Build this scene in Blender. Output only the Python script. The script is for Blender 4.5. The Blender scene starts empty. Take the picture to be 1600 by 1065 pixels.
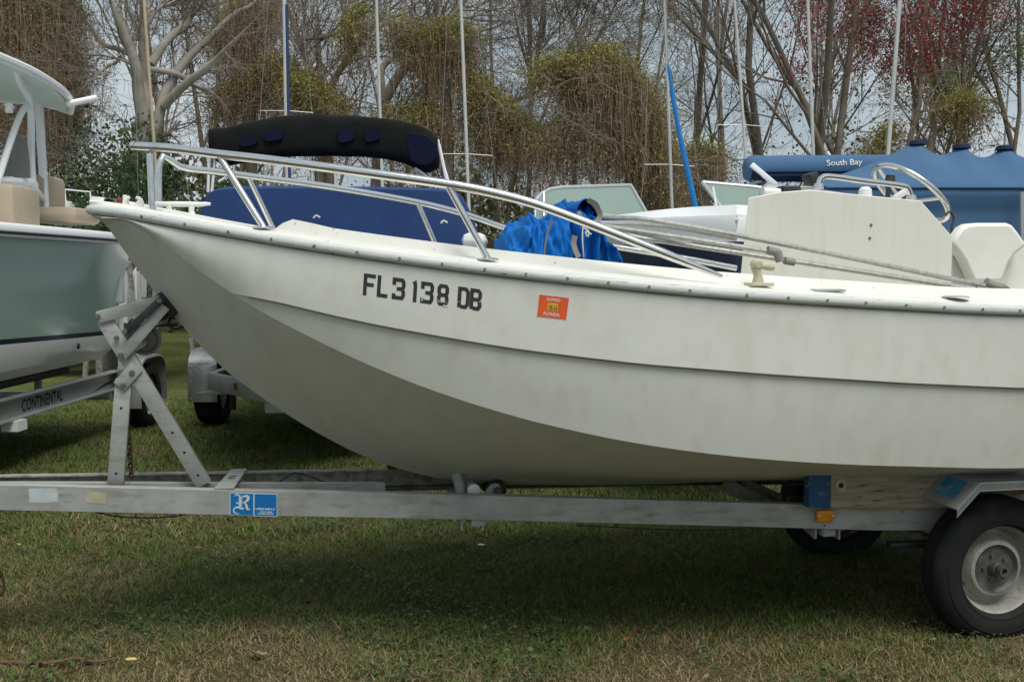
import bpy, bmesh, math, random
import numpy as np
from mathutils import Vector, Matrix, Euler
from mathutils.bvhtree import BVHTree
R = math.radians
rnd = random.Random(7)
nrg = np.random.default_rng(11)
SC = bpy.context.scene
COL = SC.collection

# ---------------------------------------------------------------- camera
F = 1733.0                     # focal length in photo pixels (1600 wide)
CAMZ = 1.58
PITCH = math.atan2(532.5 - 420.0, F)
cd = bpy.data.cameras.new('camera'); cam = bpy.data.objects.new('camera', cd); COL.objects.link(cam)
cam.location = (0, 0, CAMZ); cam.rotation_euler = (math.pi/2 - PITCH, 0, 0)
cd.sensor_width = 36; cd.lens = 36*F/1600; cd.clip_end = 600; cd.clip_start = .05
SC.camera = cam

# ---------------------------------------------------------------- sky, sun, exposure
SUN_EL, SUN_AZ = R(63), R(150)          # soft sun behind the clouds, from behind the camera's right shoulder
wd = bpy.data.worlds.new('World'); SC.world = wd; wd.use_nodes = True
nt = wd.node_tree; nt.nodes.clear()
wo = nt.nodes.new('ShaderNodeOutputWorld'); bg = nt.nodes.new('ShaderNodeBackground')
sk = nt.nodes.new('ShaderNodeTexSky'); sk.sky_type = 'NISHITA'; sk.sun_disc = False
sk.sun_elevation = SUN_EL; sk.sun_rotation = SUN_AZ; sk.dust_density = 3; sk.air_density = 1
tc = nt.nodes.new('ShaderNodeTexCoord'); mp = nt.nodes.new('ShaderNodeMapping'); mp.inputs['Scale'].default_value = (1, 1, 2.2)
no = nt.nodes.new('ShaderNodeTexNoise'); no.inputs['Scale'].default_value = 2.6; no.inputs['Detail'].default_value = 6; no.inputs['Roughness'].default_value = .55
rp = nt.nodes.new('ShaderNodeValToRGB')
rp.color_ramp.elements[0].position = .36; rp.color_ramp.elements[0].color = (3.2, 4.1, 4.65, 1)
rp.color_ramp.elements[1].position = .66; rp.color_ramp.elements[1].color = (6.3, 6.9, 7.2, 1)
mx = nt.nodes.new('ShaderNodeMix'); mx.data_type = 'RGBA'; mx.inputs[0].default_value = .88
nt.links.new(tc.outputs['Generated'], mp.inputs['Vector']); nt.links.new(mp.outputs[0], no.inputs['Vector'])
nt.links.new(no.outputs[0], rp.inputs[0]); nt.links.new(sk.outputs[0], mx.inputs[6]); nt.links.new(rp.outputs[0], mx.inputs[7])
nt.links.new(mx.outputs[2], bg.inputs[0]); bg.inputs[1].default_value = .052
nt.links.new(bg.outputs[0], wo.inputs[0])
sd = bpy.data.lights.new('sun', 'SUN'); sd.energy = 1.5; sd.angle = R(32); sd.color = (1, .96, .9)
so = bpy.data.objects.new('sun', sd); COL.objects.link(so)
so.rotation_euler = (math.pi/2 - SUN_EL, 0, math.pi - SUN_AZ)
SC.view_settings.view_transform = 'Standard'; SC.view_settings.look = 'None'
SC.view_settings.exposure = 1.0; SC.view_settings.gamma = 1

# ---------------------------------------------------------------- pixel helpers (photo pixel -> point at a known real plane)
FW = Vector((0, math.cos(PITCH), -math.sin(PITCH))); UP = Vector((0, math.sin(PITCH), math.cos(PITCH)))
CAM = Vector((0, 0, CAMZ))
def ray(u, v): return Vector((1, 0, 0))*((u-800)/F) + UP*((532.5-v)/F) + FW
def W(u, v, Y):
    d = ray(u, v); return CAM + d*(Y/d.y)
def WZ(u, v, z=0.0):
    d = ray(u, v); return CAM + d*((z-CAMZ)/d.z)
YAW = R(192)                           # the boat's bow points left and a little towards the camera
A0 = Vector((1.922, 5.463, 0))         # on the ground under the middle of the axle
ROT = Matrix.Rotation(YAW, 3, 'Z'); RINV = ROT.transposed()
def L(u, v, y):
    """photo pixel -> boat coordinates (X forward, Y towards the camera side, Z up) on the plane Y = y (or y(X))"""
    o = RINV @ (CAM - A0); d = RINV @ ray(u, v)
    if not callable(y):
        return o + d*((y-o.y)/d.y)
    yy = .6; p = None
    for _ in range(40):
        p = o + d*((yy-o.y)/d.y); yy = .5*yy + .5*y(p.x)
    return o + d*((yy-o.y)/d.y)

# ---------------------------------------------------------------- materials
def pm(name, c1, c2=None, scale=4.0, rough=.55, metal=0.0, bump=0.0, bscale=60.0, stretch=(1,1,1), lo=.35, hi=.7,
       dirt=None, dscale=9.0, dlo=.58, dhi=.72, dstretch=None, dmax=1.0, rvar=0.0, spec=.5, trans=0.0, attr=None, detail=6.0, coat=0.0, streak=None, sscale=3.0, sstretch=(9,1,.5), slo=.5, shi=.8, smax=.5):
    m = bpy.data.materials.new(name); m.use_nodes = True; t = m.node_tree; n = t.nodes; l = t.links
    b = n['Principled BSDF']; b.inputs['Roughness'].default_value = rough; b.inputs['Metallic'].default_value = metal
    b.inputs['Specular IOR Level'].default_value = spec
    if coat: b.inputs['Coat Weight'].default_value = coat; b.inputs['Coat Roughness'].default_value = .08
    co = n.new('ShaderNodeTexCoord'); ma = n.new('ShaderNodeMapping'); ma.inputs['Scale'].default_value = stretch
    l.new(co.outputs['Object'], ma.inputs[0])
    def noise(sc, vec, det=detail):
        q = n.new('ShaderNodeTexNoise'); q.inputs['Scale'].default_value = sc; q.inputs['Detail'].default_value = det
        l.new(vec, q.inputs['Vector']); return q.outputs[0]
    def rng(val, a, bb, mxv=1.0):
        q = n.new('ShaderNodeMapRange'); q.inputs[1].default_value = a; q.inputs[2].default_value = bb; q.inputs[4].default_value = mxv
        l.new(val, q.inputs[0]); return q.outputs[0]
    def mix(f, a, bb):
        q = n.new('ShaderNodeMix'); q.data_type = 'RGBA'
        if f is not None: l.new(f, q.inputs[0])
        for i, s in ((6, a), (7, bb)):
            if isinstance(s, tuple): q.inputs[i].default_value = (*s, 1)
            else: l.new(s, q.inputs[i])
        return q.outputs[2]
    col = None
    if attr:
        a = n.new('ShaderNodeAttribute'); a.attribute_name = attr; col = a.outputs['Color']
    elif c2 is not None:
        nz = noise(scale, ma.outputs[0]); col = mix(rng(nz, lo, hi), c1, c2)
        if rvar:
            l.new(rng(nz, lo, hi), (q := n.new('ShaderNodeMath')).inputs[0]); q.operation = 'MULTIPLY_ADD'
            q.inputs[1].default_value = rvar; q.inputs[2].default_value = rough; l.new(q.outputs[0], b.inputs['Roughness'])
    else:
        b.inputs['Base Color'].default_value = (*c1, 1)
    if dirt is not None:
        mb = n.new('ShaderNodeMapping'); mb.inputs['Scale'].default_value = dstretch or stretch; mb.inputs['Location'].default_value = (3.1, 1.7, 5.3)
        l.new(co.outputs['Object'], mb.inputs[0])
        col = mix(rng(noise(dscale, mb.outputs[0]), dlo, dhi, dmax), col if col is not None else c1, dirt)
    if streak is not None:
        mc = n.new('ShaderNodeMapping'); mc.inputs['Scale'].default_value = sstretch; mc.inputs['Location'].default_value = (7.7, 2.1, .9); l.new(co.outputs['Object'], mc.inputs[0])
        col = mix(rng(noise(sscale, mc.outputs[0]), slo, shi, smax), col if col is not None else c1, streak)
    if col is not None: l.new(col, b.inputs['Base Color'])
    if bump:
        bp = n.new('ShaderNodeBump'); bp.inputs['Strength'].default_value = bump; bp.inputs['Distance'].default_value = .01
        l.new(noise(bscale, ma.outputs[0]), bp.inputs['Height']); l.new(bp.outputs[0], b.inputs['Normal'])
    if trans:
        tr = n.new('ShaderNodeBsdfTranslucent'); ms = n.new('ShaderNodeMixShader'); ms.inputs[0].default_value = trans
        if col is not None: l.new(col, tr.inputs[0])
        else: tr.inputs[0].default_value = (*c1, 1)
        l.new(b.outputs[0], ms.inputs[1]); l.new(tr.outputs[0], ms.inputs[2]); l.new(ms.outputs[0], n['Material Output'].inputs[0])
    return m
M = {}
M['hull'] = pm('weathered gelcoat', (.64,.645,.588), (.585,.592,.53), 1.6, .48, dirt=(.47,.46,.39), dscale=9, dstretch=(1.4,1,.8), dlo=.50, dhi=.80, dmax=.42, bump=.035, bscale=14, rvar=.15, streak=(.43,.42,.35), sscale=2.2, sstretch=(4.5,1,.6), slo=.50, shi=.85, smax=.26)
M['hullbot'] = pm('weathered gelcoat below the chine', (.50,.475,.42), (.42,.40,.35), 2.2, .6, dirt=(.33,.31,.26), dscale=5, dlo=.5, dhi=.8, dmax=.6, bump=.05, bscale=20)
M['deck'] = pm('deck gelcoat', (.78,.77,.70), (.71,.70,.63), 5, .45, dirt=(.30,.27,.20), dscale=38, dlo=.66, dhi=.74, dmax=.7, bump=.03)
M['console'] = pm('console gelcoat', (.74,.735,.67), (.69,.685,.61), 3, .5, bump=.03, streak=(.55,.54,.46), sscale=2.5, sstretch=(8,1,.6), slo=.5, shi=.85, smax=.5)
M['rub'] = pm('rub rail vinyl', (.62,.64,.62), (.52,.54,.52), 7, .5, stretch=(1,4,8), dirt=(.16,.16,.14), dscale=16, dstretch=(1,6,9), dlo=.63, dhi=.69, dmax=.8, bump=.05)
M['seam'] = pm('dark seam', (.17,.16,.12), (.32,.31,.26), 9, .8)
M['screw'] = pm('dull screw', (.22,.22,.21), rough=.4, metal=.8)
M['steel'] = pm('stainless tube', (.80,.80,.79), (.66,.66,.65), 18, .17, 1.0, rvar=.12)
M['oldalu'] = pm('pitted aluminium tube', (.56,.56,.53), (.40,.39,.35), 55, .38, .85, dirt=(.20,.19,.16), dscale=260, dlo=.56, dhi=.68, dmax=.45, bump=.06, bscale=190)
M['galv'] = pm('galvanised frame', (.42,.43,.41), (.32,.33,.315), 9, .62, .25, dirt=(.23,.21,.165), dscale=11, dstretch=(.7,3,3), dlo=.5, dhi=.74, dmax=.7, streak=(.20,.15,.10), sscale=30, sstretch=(1,1,1), slo=.64, shi=.74, smax=.6, bump=.05, bscale=70)
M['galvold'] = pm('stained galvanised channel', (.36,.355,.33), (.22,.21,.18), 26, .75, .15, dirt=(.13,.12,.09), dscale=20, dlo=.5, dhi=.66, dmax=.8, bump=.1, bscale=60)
M['alu'] = pm('mill aluminium', (.56,.58,.59), (.46,.48,.49), 6, .42, .7, bump=.03)
M['darkmetal'] = pm('dark metal', (.06,.065,.065), (.03,.03,.03), 10, .5, .5)
M['gear'] = pm('zinc gear', (.19,.195,.19), (.12,.12,.115), 14, .5, .6)
M['rust'] = pm('rusty chain', (.085,.045,.028), (.035,.022,.016), 40, .85, .3, bump=.2, bscale=120)
M['rubber'] = pm('black rubber', (.022,.023,.023), (.032,.033,.031), 12, .75, bump=.05)
M['tyre'] = pm('tyre rubber', (.012,.013,.013), (.018,.018,.017), 5, .85, dirt=(.05,.047,.04), dscale=9, dlo=.55, dhi=.8, dmax=.5, bump=.10, bscale=90, spec=.22)
M['rim'] = pm('worn white wheel', (.39,.38,.34), (.27,.26,.23), 9, .6, .1, dirt=(.20,.185,.14), dscale=60, dlo=.5, dhi=.72, dmax=.7, bump=.08)
M['hub'] = pm('hub metal', (.17,.17,.155), (.08,.078,.07), 18, .55, .5)
M['black'] = pm('black lettering', (.016,.018,.017), (.03,.032,.03), 30, .6)
M['hole'] = pm('dark hole', (.01,.01,.01), rough=1)
M['white'] = pm('white gelcoat', (.86,.87,.87), (.82,.83,.83), 3, .3)
M['whitepaint'] = pm('white powder coat', (.88,.89,.89), rough=.35)
M['plasticwhite'] = pm('white plastic', (.76,.76,.73), rough=.4)
M['seatwhite'] = pm('white vinyl seat', (.79,.78,.72), (.74,.73,.66), 6, .5, bump=.03)
M['yellowed'] = pm('yellowed plastic', (.55,.51,.37), (.45,.41,.28), 22, .55)
M['bluecanvas'] = pm('bright blue canvas', (.006,.155,.50), (.004,.11,.40), 5, .85, bump=.12, bscale=160, spec=.2)
M['greystrap'] = pm('grey webbing', (.27,.26,.24), (.2,.19,.17), 12, .85)
M['rope'] = pm('white cord', (.66,.66,.61), rough=.8)
M['amber'] = pm('amber lens', (.80,.27,.01), (.65,.2,.01), 20, .25)
M['stickerblue'] = pm('blue sticker', (.004,.145,.43), (.006,.18,.47), 8, .4)
M['stickerwhite'] = pm('pale sticker print', (.55,.66,.70), rough=.5)
M['stickerorange'] = pm('orange registration sticker', (.72,.095,.008), (.64,.085,.01), 12, .5)
M['stickergold'] = pm('gold field', (.62,.32,.02), rough=.5)
M['fadedblue'] = pm('faded pale sticker', (.50,.57,.58), (.42,.46,.45), 14, .6)
M['fadedtan'] = pm('peeled sticker', (.46,.43,.30), (.36,.33,.23), 18, .7)
M['bluepaint'] = pm('chipped blue paint', (.006,.055,.15), (.008,.075,.19), 8, .65, dirt=(.17,.15,.115), dscale=13, dstretch=(1.5,2,3), dlo=.60, dhi=.68, bump=.15, bscale=25)
M['bluepatch'] = pm('worn blue paint patch', (.03,.24,.44), (.40,.46,.48), 15, .55, lo=.5, hi=.72)
M['wood'] = pm('weathered timber', (.36,.31,.23), (.23,.195,.14), 7, .85, stretch=(.8,5,9), dirt=(.07,.055,.04), dscale=11, dstretch=(.9,4,7), dlo=.58, dhi=.7, dmax=.8, bump=.2, bscale=22)
M['seafoam'] = pm('seafoam gelcoat', (.45,.61,.56), (.43,.59,.54), 2, .12, coat=.6)
M['tan'] = pm('tan vinyl', (.46,.375,.27), (.41,.335,.24), 6, .6)
M['navy'] = pm('navy canvas', (.034,.070,.185), (.028,.060,.16), 3, .9, bump=.1, bscale=30, spec=.15)
M['navylight'] = pm('lighter navy canvas', (.075,.11,.20), (.06,.09,.18), 3, .9, bump=.08, bscale=30, spec=.15)  # lighter tone of the navy canvas, for the bow tent
M['boot'] = pm('black canvas boot', (.008,.009,.009), (.012,.013,.013), 6, .9, bump=.15, bscale=12, spec=.15)
M['bootnavy'] = pm('dark navy canvas', (.008,.010,.032), (.006,.008,.026), 6, .9, spec=.15)
M['tarp'] = pm('blue boat cover', (.070,.148,.262), (.058,.126,.232), 2.2, .85, bump=.08, bscale=9, spec=.2)
M['tarpdark'] = pm('dark blue cover and roll shade', (.006,.016,.05), rough=.85)  # dark blue for vent caps, roll seam and the painted shade under the roll
M['navyhull'] = pm('navy gelcoat', (.010,.015,.045), rough=.25)
M['diamond'] = pm('diamond plate', (.50,.50,.49), (.38,.38,.37), 9, .45, .8)
M['redref'] = pm('red reflector', (.17,.03,.022), rough=.35)
M['mast'] = pm('mast aluminium', (.60,.60,.57), (.52,.52,.49), 4, .45, .3)
M['masttan'] = pm('tan mast', (.48,.40,.26), (.42,.35,.23), 5, .5)
M['mastnavy'] = pm('navy mast sleeve', (.015,.04,.12), rough=.6)
M['sailblue'] = pm('blue furled sail cover', (.01,.20,.52), (.01,.17,.46), 4, .8)
M['wire'] = pm('rigging wire', (.40,.40,.38), rough=.4, metal=.7)
M['bark'] = pm('grey bark', (.34,.31,.26), (.22,.20,.165), 3.5, .9, bump=.3, bscale=16)
M['bark2'] = pm('brown bark', (.21,.18,.14), (.135,.115,.09), 4, .9, bump=.3, bscale=14)
M['twig'] = pm('twigs', (.235,.195,.155), (.16,.133,.108), 1.4, .9)
M['twigfar'] = pm('far twigs', (.27,.245,.22), (.21,.19,.17), .7, .9)
M['leaf'] = pm('leaves', (.1,.1,.1), attr='tint', rough=.65, trans=.3)
M['vine'] = pm('hanging vines', (.1,.1,.1), attr='tint', rough=.9)
M['grassblade'] = pm('grass blades', (.1,.1,.1), attr='tint', rough=.7, trans=.25)
M['deadleaf'] = pm('dead leaf', (.27,.24,.20), (.20,.17,.14), 30, .8)
M['yellowleaf'] = pm('yellow leaf', (.62,.48,.13), (.5,.36,.09), 60, .7)
M['orangeleaf'] = pm('orange leaf', (.30,.10,.03), (.22,.08,.03), 40, .7)
M['root'] = pm('bare root', (.16,.085,.05), (.10,.055,.035), 20, .9)
def glassmat(name, tint, op):
    m = bpy.data.materials.new(name); m.use_nodes = True; t = m.node_tree; n = t.nodes
    b = n['Principled BSDF']; b.inputs['Base Color'].default_value = (*tint, 1); b.inputs['Roughness'].default_value = .08; b.inputs['Specular IOR Level'].default_value = .6
    tr = n.new('ShaderNodeBsdfTransparent'); tr.inputs[0].default_value = (.75,.86,.82,1); ms = n.new('ShaderNodeMixShader'); ms.inputs[0].default_value = op
    t.links.new(tr.outputs[0], ms.inputs[1]); t.links.new(b.outputs[0], ms.inputs[2]); t.links.new(ms.outputs[0], n['Material Output'].inputs[0])
    return m
M['glass'] = glassmat('hazy tinted glass', (.28,.37,.33), .78)
M['smoke'] = glassmat('clear vinyl cover', (.20,.20,.19), .7)

# ---------------------------------------------------------------- mesh builder
class MB:
    def __init__(s): s.v = []; s.f = []
    def add(s, vs, fs):
        o = len(s.v); s.v += [tuple(q) for q in vs]; s.f += [tuple(i+o for i in f) for f in fs]; return s
    def box(s, c, size, rot=None, bevel=0):
        hx, hy, hz = size[0]/2, size[1]/2, size[2]/2; c = Vector(c)
        b = min(bevel, hx*.9, hy*.9, hz*.9)
        if b <= 0:
            p = [Vector((x, y, z)) for x in (-hx, hx) for y in (-hy, hy) for z in (-hz, hz)]
            fs = [(0,1,3,2),(4,6,7,5),(0,4,5,1),(2,3,7,6),(0,2,6,4),(1,5,7,3)]
        else:
            bm = bmesh.new(); bmesh.ops.create_cube(bm, size=1)
            for q in bm.verts: q.co = Vector((q.co.x*2*hx, q.co.y*2*hy, q.co.z*2*hz))
            bmesh.ops.bevel(bm, geom=list(bm.edges), offset=b, segments=2, affect='EDGES', profile=.5)
            bm.verts.index_update(); p = [q.co.copy() for q in bm.verts]; fs = [tuple(q.index for q in f.verts) for f in bm.faces]; bm.free()
        if rot is not None: p = [rot @ q for q in p]
        return s.add([q + c for q in p], fs)
    def bar(s, a, b, w, h, up=(0,0,1), bevel=0, ext=0):
        """box from a to b: w across, h along up"""
        a = Vector(a); b = Vector(b); x = (b-a).normalized(); a = a - x*ext; b = b + x*ext
        y = Vector(up).cross(x).normalized(); z = x.cross(y)
        return s.box((a+b)/2, ((b-a).length, w, h), Matrix((x, y, z)).transposed(), bevel)
    def tube(s, path, r, n=10, cap=True, closed=False):
        P = [Vector(p) for p in path]; k = len(P)
        rs = r if isinstance(r, (list, tuple)) else [r]*k
        vs = []; prev = None
        for i in range(k):
            if closed: t = P[(i+1) % k] - P[i-1]
            else: t = P[min(i+1, k-1)] - P[max(i-1, 0)]
            t.normalize()
            if prev is None:
                ref = Vector((0,0,1)) if abs(t.z) < .9 else Vector((1,0,0)); u = t.cross(ref).normalized()
            else:
                u = prev - t*prev.dot(t); u = u.normalized() if u.length > 1e-6 else t.orthogonal().normalized()
            prev = u; w = t.cross(u)
            vs += [P[i] + (u*math.cos(2*math.pi*j/n) + w*math.sin(2*math.pi*j/n))*rs[i] for j in range(n)]
        fs = []
        for i in range(k if closed else k-1):
            a = i*n; b = ((i+1) % k)*n
            fs += [(a+j, a+(j+1) % n, b+(j+1) % n, b+j) for j in range(n)]
        if cap and not closed: fs += [tuple(range(n-1, -1, -1)), tuple((k-1)*n+j for j in range(n))]
        return s.add(vs, fs)
    def loft(s, rows, close=False, capa=False, capb=False):
        n = len(rows[0]); vs = [q for r in rows for q in r]; fs = []
        for i in range(len(rows)-1):
            for j in range(n if close else n-1):
                a, b = i*n+j, i*n+(j+1) % n; fs.append((a, b, b+n, a+n))
        if capa: fs.append(tuple(range(n-1, -1, -1)))
        if capb: fs.append(tuple((len(rows)-1)*n+j for j in range(n)))
        return s.add(vs, fs)
    def lathe(s, prof, n=32, c=(0,0,0), axis='y', a0=0, a1=2*math.pi):
        full = abs(a1-a0-2*math.pi) < 1e-4; k = n if full else n+1; rows = []
        for i in range(k):
            a = a0 + (a1-a0)*i/n; row = []
            for r, h in prof:
                q = (r*math.cos(a), h, r*math.sin(a)) if axis == 'y' else ((r*math.cos(a), r*math.sin(a), h) if axis == 'z' else (h, r*math.cos(a), r*math.sin(a)))
                row.append(Vector(q) + Vector(c))
            rows.append(row)
        if full: rows.append(rows[0])
        return s.loft(rows)
    def prism(s, poly, off):
        """flat polygon (3-D points) extruded by off"""
        n = len(poly); off = Vector(off); P = [Vector(p) for p in poly]
        return s.add(P + [p+off for p in P], [tuple(range(n-1, -1, -1)), tuple(range(n, 2*n))] + [(i, (i+1) % n, n+(i+1) % n, n+i) for i in range(n)])
    def build(s, name, mat, parent=None, smooth=True, ang=35, bevel=0, weld=True):
        me = bpy.data.meshes.new(name); me.from_pydata(s.v, [], s.f)
        bm = bmesh.new(); bm.from_mesh(me)
        if weld: bmesh.ops.remove_doubles(bm, verts=bm.verts, dist=1e-5)
        bmesh.ops.recalc_face_normals(bm, faces=bm.faces); bm.to_mesh(me); bm.free()
        if smooth:
            me.polygons.foreach_set('use_smooth', [True]*len(me.polygons)); me.set_sharp_from_angle(angle=R(ang))
        o = bpy.data.objects.new(name, me); COL.objects.link(o)
        me.materials.append(M[mat] if isinstance(mat, str) else mat)
        if parent: o.parent = parent
        if bevel:
            q = o.modifiers.new('bevel', 'BEVEL'); q.width = bevel; q.segments = 2; q.limit_method = 'ANGLE'; q.angle_limit = R(40)
        return o
def tag(o, label=None, cat=None, group=None, kind=None):
    if label: o['label'] = label
    if cat: o['category'] = cat
    if group: o['group'] = group
    if kind: o['kind'] = kind
    return o
def thing(name, label, cat, loc=(0,0,0), rz=0, group=None):
    o = bpy.data.objects.new(name, None); COL.objects.link(o); o.location = loc; o.rotation_euler = (0, 0, rz); o.empty_display_size = .2
    return tag(o, label, cat, group)
def sub_empty(name, parent, loc=(0,0,0)):
    o = bpy.data.objects.new(name, None); COL.objects.link(o); o.parent = parent; o.location = loc; return o
def copy_tree(o, parent=None):
    c = o.copy(); COL.objects.link(c); c.parent = parent
    for ch in list(o.children): copy_tree(ch, c)
    return c
def fastmesh(name, verts, faces_n, idx, mat, parent=None, tint=None, smooth=False):
    """numpy arrays -> mesh object. faces_n = corners per face (3 or 4)"""
    me = bpy.data.meshes.new(name); nv = len(verts); nf = len(idx)//faces_n
    me.vertices.add(nv); me.vertices.foreach_set('co', np.asarray(verts, dtype=np.float32).ravel())
    me.loops.add(nf*faces_n); me.loops.foreach_set('vertex_index', np.asarray(idx, dtype=np.int32))
    me.polygons.add(nf); me.polygons.foreach_set('loop_start', np.arange(0, nf*faces_n, faces_n, dtype=np.int32))
    if tint is not None:
        a = me.color_attributes.new('tint', 'FLOAT_COLOR', 'POINT')
        a.data.foreach_set('color', np.concatenate([tint, np.ones((nv, 1))], 1).astype(np.float32).ravel())
    me.update(calc_edges=True); me.validate()
    if smooth: me.polygons.foreach_set('use_smooth', np.ones(nf, dtype=bool))
    me.materials.append(M[mat]); o = bpy.data.objects.new(name, me); COL.objects.link(o)
    if parent: o.parent = parent
    return o
def spline(pts, n):
    """Catmull-Rom through pts, n samples, spaced by chord length"""
    P = [np.array(p, float) for p in pts]; d = [0.0]
    for a, b in zip(P, P[1:]): d.append(d[-1] + float(np.linalg.norm(b-a)))
    out = []
    for k in range(n):
        t = d[-1]*k/(n-1); i = max(0, min(len(P)-2, int(np.searchsorted(d, t, 'right'))-1)); h = d[i+1]-d[i] or 1; x = (t-d[i])/h
        m0 = (P[i+1]-P[i-1])/(d[i+1]-d[i-1])*h if i > 0 else P[i+1]-P[i]
        m1 = (P[i+2]-P[i])/(d[i+2]-d[i])*h if i+2 < len(P) else P[i+1]-P[i]
        q = (2*x**3-3*x**2+1)*P[i] + (x**3-2*x**2+x)*m0 + (-2*x**3+3*x**2)*P[i+1] + (x**3-x**2)*m1
        out.append(Vector(q) if len(q) == 3 else q)
    return out
def textmesh(txt, size=1.0, bold=0.0):
    cu = bpy.data.curves.new('t', 'FONT'); cu.body = txt; cu.size = size; cu.offset = bold; cu.resolution_u = 3
    o = bpy.data.objects.new('t', cu); COL.objects.link(o); dg = bpy.context.evaluated_depsgraph_get(); dg.update()
    me = bpy.data.meshes.new_from_object(o.evaluated_get(dg)); bpy.data.objects.remove(o); bpy.data.curves.remove(cu)
    vs = [q.co.copy() for q in me.vertices]; fs = [tuple(p.vertices) for p in me.polygons]; bpy.data.meshes.remove(me)
    x0 = min(q.x for q in vs); x1 = max(q.x for q in vs); y0 = min(q.y for q in vs); y1 = max(q.y for q in vs)
    return [((q.x-x0)/(x1-x0), (q.y-y0)/(y1-y0)) for q in vs], fs
def put_text(name, txt, o, ex, ey, mat, parent, bold=0.0, nrm=None):
    """text filling the parallelogram o + a*ex + b*ey"""
    vs, fs = textmesh(txt, 1, bold); o = Vector(o); ex = Vector(ex); ey = Vector(ey)
    return MB().add([o + ex*a + ey*b for a, b in vs], fs).build(name, mat, parent, smooth=False, weld=False)
# ================================================================ the ground
def ground_material():
    m = bpy.data.materials.new('mown grass and soil'); m.use_nodes = True; t = m.node_tree; n = t.nodes; l = t.links; b = n['Principled BSDF']
    b.inputs['Roughness'].default_value = .95; b.inputs['Specular IOR Level'].default_value = .1
    co = n.new('ShaderNodeTexCoord')
    def noise(sc, det=5, off=0.0):
        ma = n.new('ShaderNodeMapping'); ma.inputs['Location'].default_value = (off, off*.7, 0); l.new(co.outputs['Object'], ma.inputs[0])
        q = n.new('ShaderNodeTexNoise'); q.inputs['Scale'].default_value = sc; q.inputs['Detail'].default_value = det; l.new(ma.outputs[0], q.inputs['Vector']); return q.outputs[0]
    def mix(f, a, bb, lo, hi):
        r = n.new('ShaderNodeMapRange'); r.inputs[1].default_value = lo; r.inputs[2].default_value = hi; l.new(f, r.inputs[0])
        q = n.new('ShaderNodeMix'); q.data_type = 'RGBA'; l.new(r.outputs[0], q.inputs[0])
        for i, s in ((6, a), (7, bb)):
            if isinstance(s, tuple): q.inputs[i].default_value = (*s, 1)
            else: l.new(s, q.inputs[i])
        return q.outputs[2]
    fine = mix(noise(55, 8), (.055,.046,.024), (.125,.115,.045), .35, .68)
    far = mix(noise(1.1, 4, 4.0), mix(noise(16, 8, 2.0), (.045,.065,.016), (.12,.135,.036), .36, .64), mix(noise(13, 8, 6.0), (.075,.08,.025), (.19,.18,.065), .36, .64), .38, .66)
    sep = n.new('ShaderNodeSeparateXYZ'); l.new(co.outputs['Object'], sep.inputs[0])
    c = mix(sep.outputs[1], fine, far, 8.0, 14.0)
    c = mix(noise(.55, 5, 11.0), c, (.15,.125,.07), .60, .78)
    l.new(c, b.inputs['Base Color'])
    bp = n.new('ShaderNodeBump'); bp.inputs['Strength'].default_value = .8; bp.inputs['Distance'].default_value = .03; l.new(noise(70, 4), bp.inputs['Height']); l.new(bp.outputs[0], b.inputs['Normal'])
    return m
M['ground'] = ground_material()
def gh(x, y): return .012*math.sin(x*1.3+.4)*math.cos(y*.9) + .008*math.sin(x*3.1+y*2.3)
xs_ = np.concatenate([[-220,-90,-40,-20], np.linspace(-10, 10, 61), [20,40,90,220]]); ys_ = np.concatenate([[-40,-12,-4], np.linspace(0, 20, 61), [26,34,50,90,260]])
gm = MB(); gm.loft([[Vector((x, y, (gh(x, y) if abs(x) <= 10 and 0 <= y <= 20 else 0)-.006)) for x in xs_] for y in ys_])
tag(gm.build('lawn', 'ground', smooth=True, ang=180), kind='structure')
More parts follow.
